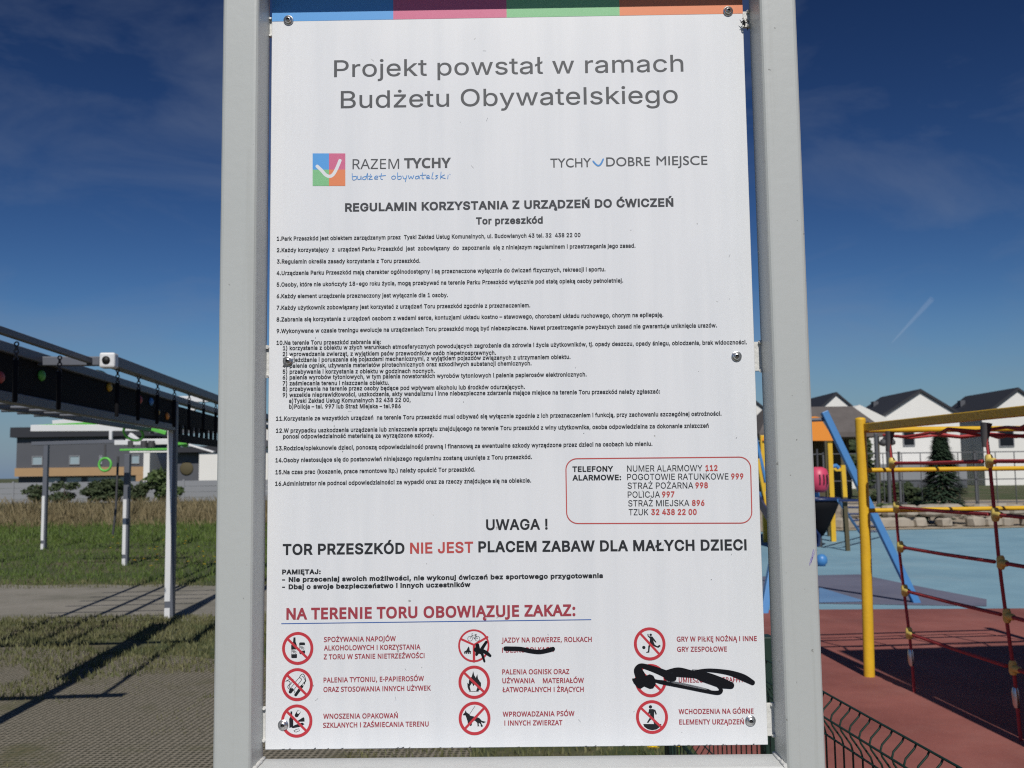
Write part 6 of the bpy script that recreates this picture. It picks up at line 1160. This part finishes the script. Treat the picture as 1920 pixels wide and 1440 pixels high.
pav = thing('garden_pavilion', 'open pavilion with a broad brown shingle roof in front of the white houses', 'pavilion', (13.2, 46, 0))
a, c = at(1395, 0, 45).x, at(1628, 0, 45).x
def prf(b):
    z0, z1 = 3.15, 4.42; i = 1.0
    b.add([(a,45,z0), (c,45,z0), (c,50,z0), (a,50,z0), (a+i,46.7,z1), (c-i,46.7,z1), (c-i,48.3,z1), (a+i,48.3,z1), (a,45,z0-.22), (c,45,z0-.22), (c,50,z0-.22), (a,50,z0-.22)],
          [(0,1,5,4), (1,2,6,5), (2,3,7,6), (3,0,4,7), (4,5,6,7), (8,9,1,0), (9,10,2,1), (10,11,3,2), (11,8,0,3), (11,10,9,8)])
part('roof', 'shingle', pav, prf)
for x in (a+.4, a+2, c-2, c-.4):
    for y in (45.4, 49.6): part('post', 'timber', pav, lambda b: b.box((x-.09, y-.09, -.1), (x+.09, y+.09, 2.95)))
part('back_wall', 'timber', pav, lambda b: b.box((a+.5, 49.7, .0), (c-.5, 49.78, 2.9)))

BY = 90
def bx(px): return at(px, 880, BY).x
def bz(py): return at(400, py, BY).z
mh = thing('modern_house', 'modern flat fronted house, dark grey above a tan band', 'house', (bx(190), BY, 0))
xa, xb = bx(30), bx(274)
part('upper_wall', 'wall_dark', mh, lambda b: b.box((xa, BY, bz(873)), (xb, BY+9, bz(816))))
part('tan_band', 'wall_tan', mh, lambda b: b.box((xa, BY-.25, bz(889)), (xb-.02, BY+8.9, bz(873)-.01)))
part('lower_wall', 'wall_dark', mh, lambda b: b.box((xa, BY+.5, -.2), (bx(255), BY+8.8, bz(889)-.01)))
part('pillar', 'wall_tan', mh, lambda b: b.box((bx(257), BY-.24, -.2), (xb-.03, BY+2, bz(889)-.012)))
part('white_column', 'wall_white', mh, lambda b: b.box((bx(273.5), BY-.6, bz(908)), (bx(285), BY+8, bz(848))))
part('roof', 'roof_dark', mh, lambda b: b.prism([(xa-.4, BY-.5, bz(816)+.01), (xb+.9, BY-.5, bz(816)+.01), (xb-.5, BY-.5, bz(797)), (xa-.4, BY-.5, bz(797))], (0, 9.8, 0)))
for p0, p1 in ((60, 80), (130, 150), (186, 192), (246, 262)): window(mh, bx(p0), bx(p1), BY, bz(868), bz(851), 'glass_pale')
for p0, p1 in ((80, 110), (120, 150), (160, 216), (220, 256)): window(mh, bx(p0), bx(p1), BY+.5, bz(907), bz(891), 'glass_pale')
gh = thing('row_house', 'low dark grey house with a pale roof edge and white end block', 'house', (bx(370), BY, 0))
part('wall', 'wall_dark', gh, lambda b: b.box((bx(327), BY, -.2), (bx(378), BY+8, bz(849))))
part('wall', 'wall_dark', gh, lambda b: b.box((bx(286), BY+5, -.2), (bx(327)-.02, BY+8, bz(843))))
part('white_block', 'wall_white', gh, lambda b: b.box((bx(378)+.02, BY-.8, bz(901)), (bx(425), BY+8, bz(849.5))))
part('roof', 'roof_dark', gh, lambda b: b.prism([(bx(322), BY-1.0, bz(848)), (bx(426), BY-1.0, bz(848)), (bx(426), BY-1.0, bz(836)), (bx(330), BY-1.0, bz(838))], (0, 9.4, 0)))
part('wall_wreath', 'timber', gh, lambda b: b.lathe(((bx(350)), BY-.02, bz(878)), [(.0001,.10), (.5,.09), (.62,.03), (.62,-.01)], 14, 0, 'Y'), label='round brown wreath on the dark wall')  # round brown wreath hung on the wall
wh = thing('apartment_house', 'two storey white and glass house glimpsed through the gap left of the panel', 'house', (bx(500), BY, 0))
part('wall', 'wall_white', wh, lambda b: b.box((bx(427), BY+1, -.2), (bx(640), BY+10, bz(836))))
part('upper_wall', 'wall_white', wh, lambda b: b.box((bx(440), BY+2, bz(836)+.01), (bx(640), BY+10, bz(782))))
part('roof', 'roof_dark', wh, lambda b: b.box((bx(436), BY+1.5, bz(782)+.01), (bx(643), BY+10.5, bz(776))))
part('balcony', 'wall_dark', wh, lambda b: b.box((bx(440), BY+.4, bz(838)), (bx(620), BY+.98, bz(826))))
for p0 in (448, 470, 492, 514, 536, 560): window(wh, bx(p0), bx(p0+18), BY+2, bz(824), bz(790), 'glass_pale')
for p0 in (470, 530): window(wh, bx(p0), bx(p0+22), BY+1, bz(893), bz(862), 'glass')
lf = thing('boundary_fence', 'low grey slab fence running before the houses on the left', 'fence', (-15, 60, 0))
for k in range(18):
    x = -44+k*2.6
    part('slab', 'wall_grey', lf, lambda b: [b.box((x+.06, 60.0, -.1+j*.34), (x+2.54, 60.05, .225+j*.34)) for j in range(4)])
    part('post', 'wall_grey', lf, lambda b: b.box((x-.055, 59.97, -.1), (x+.055, 60.09, 1.32)))

# ------------------------------------------------------------------ greenery
def leaf_mat(name, a, c):
    m, n, l, b = node_mat(name); t = n.new('ShaderNodeTexCoord').outputs['Object']
    f1 = noise_node(n, l, t, 3.0, 5, .7); l.new(ramp(n, l, f1, [(.35, a), (.65, c)]), b.inputs['Base Color']); b.inputs['Roughness'].default_value = .7
leaf_mat('leaf_dark', (.022,.038,.014), (.05,.07,.024)); leaf_mat('leaf_mid', (.04,.07,.018), (.08,.115,.03)); leaf_mat('leaf_conifer', (.012,.03,.016), (.026,.05,.024))
leaf_mat('grass_blade', (.055,.10,.014), (.115,.165,.03)); leaf_mat('grass_dry', (.16,.13,.062), (.25,.20,.11)); leaf_mat('grass_olive', (.085,.10,.034), (.165,.155,.07))
def leaves(b, blobs, n, size, rnd):
    tot = sum(r[3]*r[4] for r in blobs)
    for (cx, cy, cz, rx, rz) in blobs:
        for _ in range(int(n*rx*rz/tot)):
            d = Vector((rnd.gauss(0,1), rnd.gauss(0,1), rnd.gauss(0,1))).normalized()*(rnd.random()**.4)
            p = Vector((cx+d.x*rx, cy+d.y*rx, cz+d.z*rz)); s = size*rnd.uniform(.5,1.2)
            u = Vector((rnd.gauss(0,1), rnd.gauss(0,1), rnd.gauss(0,1))).normalized(); w = u.orthogonal().normalized()
            b.add([p-u*s, p+w*s*.5, p+u*s, p-w*s*.5], [(0,1,2,3)])
def tree(name, label, x, y, h, r, m_, n=2600, cat='tree', low=.35, seed=1, group=None):
    rnd = random.Random(seed); t = thing(name, label, cat, (x, y, 0), group)
    part('trunk', 'bark', t, lambda b: (b.tube([(x, y, -.1), (x+.05, y, h*.4), (x+.02, y, h*.8)], [.05*h**.7, .035*h**.7, .01], 8),
         [b.tube([(x+.04, y, h*.35), (x+r*.5*math.cos(a), y+r*.5*math.sin(a), h*.62)], [.02*h**.6, .006], 6) for a in (0, 1.6, 3.0, 4.4)]))
    bl_ = []
    for _ in range(9):
        a = rnd.uniform(0, 6.28); q = rnd.random()**.5*r*.68
        bl_.append((x+q*math.cos(a), y+q*math.sin(a), h*rnd.uniform(low+.12, .84), r*rnd.uniform(.32,.55), h*rnd.uniform(.12,.2)))
    part('crown', m_, t, lambda b: leaves(b, bl_, n, .11*h**.5, rnd))
tree('leafy_tree', 'dark leafy tree under the pavilion roof edge behind the blue beam', 16.9, 51.5, 3.6, 1.35, 'leaf_dark', 2600, low=.1, seed=3)
tree('leafy_tree', 'dark leafy tree behind the orange tower plate', 15.0, 52.5, 3.5, 1.7, 'leaf_dark', 2600, low=.05, seed=4)
def conifer(label, x, y, h, r, seed):
    rnd = random.Random(seed); t = thing('conifer', label, 'tree', (x, y, 0))
    part('trunk', 'bark', t, lambda b: b.tube([(x, y, -.1), (x, y, h*.9)], [.09, .02], 8))
    def cf(b):
        for _ in range(3600):
            f = rnd.random()**.75; z = .12+f*(h-.12); a = rnd.uniform(0, 6.28); q = r*(1-f)**.85*(.55+.45*rnd.random())*(1+.15*math.sin(z*9+a*2))
            p = Vector((x+q*math.cos(a), y+q*math.sin(a), z)); o = Vector((math.cos(a), math.sin(a), -.35)).normalized(); w = Vector((-math.sin(a), math.cos(a), 0)); s = rnd.uniform(.06,.13)
            b.add([p-w*s*.5, p+o*s*1.5, p+w*s*.5, p-o*s*.5], [(0,1,2,3)])
    part('crown', 'leaf_conifer', t, cf)
cp = at(1742, 900, 27)
conifer('dark green conifer at the right beyond the net ropes', cp.x+.35, cp.y, 2.55, .75, 2)
tree('shrub', 'green shrub growing against the dark row house wall', bx(305)*.62, 56, 2.0, 1.0, 'leaf_mid', 1300, 'shrub', 0, 5)
tree('shrub', 'dark shrub in front of the tan banded house', bx(225)*.6, 54, 1.5, 1.3, 'leaf_dark', 1300, 'shrub', 0, 6)
for i, px in enumerate((70, 120, 170, 205, 262)):
    p = at(px, 910, 57); tree('shrub', ['first dark hedge bush from the left edge, below the tan band', 'second dark hedge bush from the left edge, below the tan band', 'third dark hedge bush from the left edge, below the tan band', 'fourth dark hedge bush, beside the small hanging ring', 'fifth dark hedge bush, just right of the ring rig post'][i], p.x, 57, 1.35, 1.0, 'leaf_dark', 900, 'shrub', 0, 60+i)
for i, (px, Y, hh) in enumerate(((1685, 29, .55), (1715, 28, .6), (1660, 29.5, .5))):
    p = at(px, 950, Y); tree('shrub', ['small shrub beside the park lamp foot, behind the boulders', 'small shrub nearest the conifer, behind the boulders', 'smallest shrub below the tall mast, behind the boulders'][i], p.x, Y, hh, .45, 'leaf_mid', 700, 'shrub', 0, 20+i)

for i, (px, Y) in enumerate(((1650, 42), (1688, 43), (1722, 41))):
    p = at(px, 930, Y); tree('shrub', ['dark hedge bush left of the far fence post, before the white house', 'dark hedge bush in the middle, under the grey garage', 'dark hedge bush nearest the conifer, under the grey garage'][i], p.x, Y, 1.05, .75, 'leaf_dark', 900, 'shrub', 0, 40+i)

def grass(name, regions, m_, seed):
    rnd = random.Random(seed); b = MB()
    for (x0, x1, y0, y1, n, h, w, keep) in regions:
        for _ in range(n):
            x, y = rnd.uniform(x0, x1), y0+(y1-y0)*rnd.random()
            if keep and not keep(x, y): continue
            hh = h*rnd.uniform(.4,1.15); a = rnd.uniform(0, 6.28); lx, ly = math.cos(a)*hh*rnd.uniform(.1,.6), math.sin(a)*hh*rnd.uniform(.1,.6)
            ww = w*rnd.uniform(.6,1.3); ux, uy = math.cos(a+1.57+rnd.uniform(-.6,.6))*ww, math.sin(a+1.57)*ww
            b.add([(x-ux, y-uy, 0), (x+ux, y+uy, 0), (x+lx*.4+ux*.6, y+ly*.4+uy*.6, hh*.6), (x+lx, y+ly, hh), (x+lx*.4-ux*.6, y+ly*.4-uy*.6, hh*.6)], [(0,1,2,3,4)])
    o = b.build(name, m_); o['kind'] = 'stuff'; o['label'] = {'lawn_grass': 'short green lawn grass', 'tall_grass': 'tall dry meadow grass', 'patchy_grass': 'sparse worn grass'}[name]
    return o
def wedge(x, y): return -.62*y-.6 < x < -.14*y
grass('lawn_grass', [(-16, -1, 14.3, 24, 26000, .085, .007, wedge), (-21, -2, 23, 34, 22000, .13, .012, wedge), (-4, -.6, 14.0, 30, 3500, .08, .008, None)], 'grass_blade', 1)
grass('patchy_grass', [(-8, .2, 7.0, 10.9, 30000, .055, .006, lambda x, y: math.sin(x*2.1+y)*math.sin(y*2.7-x*1.3) > -.3-.35*(y-8)), (-8, -.2, 4.8, 7.6, 9000, .022, .0035, lambda x, y: math.sin(x*1.7+1)*math.sin(y*2.3-x) > .12),
                        (-1.0, .85, 3.5, 9.5, 7000, .05, .005, None), (-8, 0, 10.6, 11.1, 3500, .05, .006, None), (-10, 0, 13.9, 14.9, 3600, .06, .006, None)], 'grass_olive', 2)
grass('tall_grass', [(-34, -3, 32, 44, 15000, .68, .013, lambda x, y: math.sin(x*.9)*math.sin(y*.8+x*.3) > -.55), (-26, -3, 30, 33, 2600, .35, .011, None)], 'grass_dry', 3)
# dandelions
rd = random.Random(12)
def dandelion(x, y, s, label, group=None, h=None):
    h = h or .07*s; t = thing('dandelion', label, 'flower', (x, y, 0), group)
    part('stem', 'stem_green', t, lambda b: b.tube([(x, y, 0), (x+.005, y, h)], .002, 5))
    def fl(b):
        for k in range(26):
            a = k*2.4; q = .016*s*math.sqrt(k/26); p = Vector((x+.005+q*math.cos(a), y+q*math.sin(a), h+.006*s*(1-k/26)))
            o = Vector((math.cos(a), math.sin(a), .5)); w = Vector((-math.sin(a), math.cos(a), 0))
            b.add([p-w*.003*s, p+w*.003*s, p+o*.010*s+w*.002*s, p+o*.010*s-w*.002*s], [(0,1,2,3)])
    part('flower_head', 'dandelion_yellow', t, fl)
p = at(1223, 1404, 5.2); dandelion(p.x, p.y, 1.35, 'largest yellow dandelion seen through the gap under the panel', h=max(p.z, .05))
p = at(1272, 1401, 5.3); dandelion(p.x, p.y, .7, 'small yellow dandelion right of the largest one under the panel', h=max(p.z, .04))
for k in range(34):
    y = rd.uniform(16, 27); x = rd.uniform(-.42*y, -.30*y)
    dandelion(x, y, 1.1, 'yellow dandelion dotted in the lawn behind the square post', 'dandelions in the far lawn', .10)

# a short vapour trail far away in the sky
m, n, l, b = node_mat('vapour'); b.inputs['Base Color'].default_value = (.85,.87,.9,1); b.inputs['Roughness'].default_value = 1; b.inputs['Alpha'].default_value = .035
part_ = MB(); a_, c_ = at(1672, 643, 2400), at(1748, 560, 2400)
part_.tube([a_.lerp(c_, k/8) for k in range(9)], [.8, 2.0, 3.2, 3.8, 5.0, 5.2, 6.4, 6.8, 7.5], 10)
vt = part_.build('vapour_trail', 'vapour'); vt['kind'] = 'stuff'; vt['label'] = 'thin white vapour trail in the blue sky'
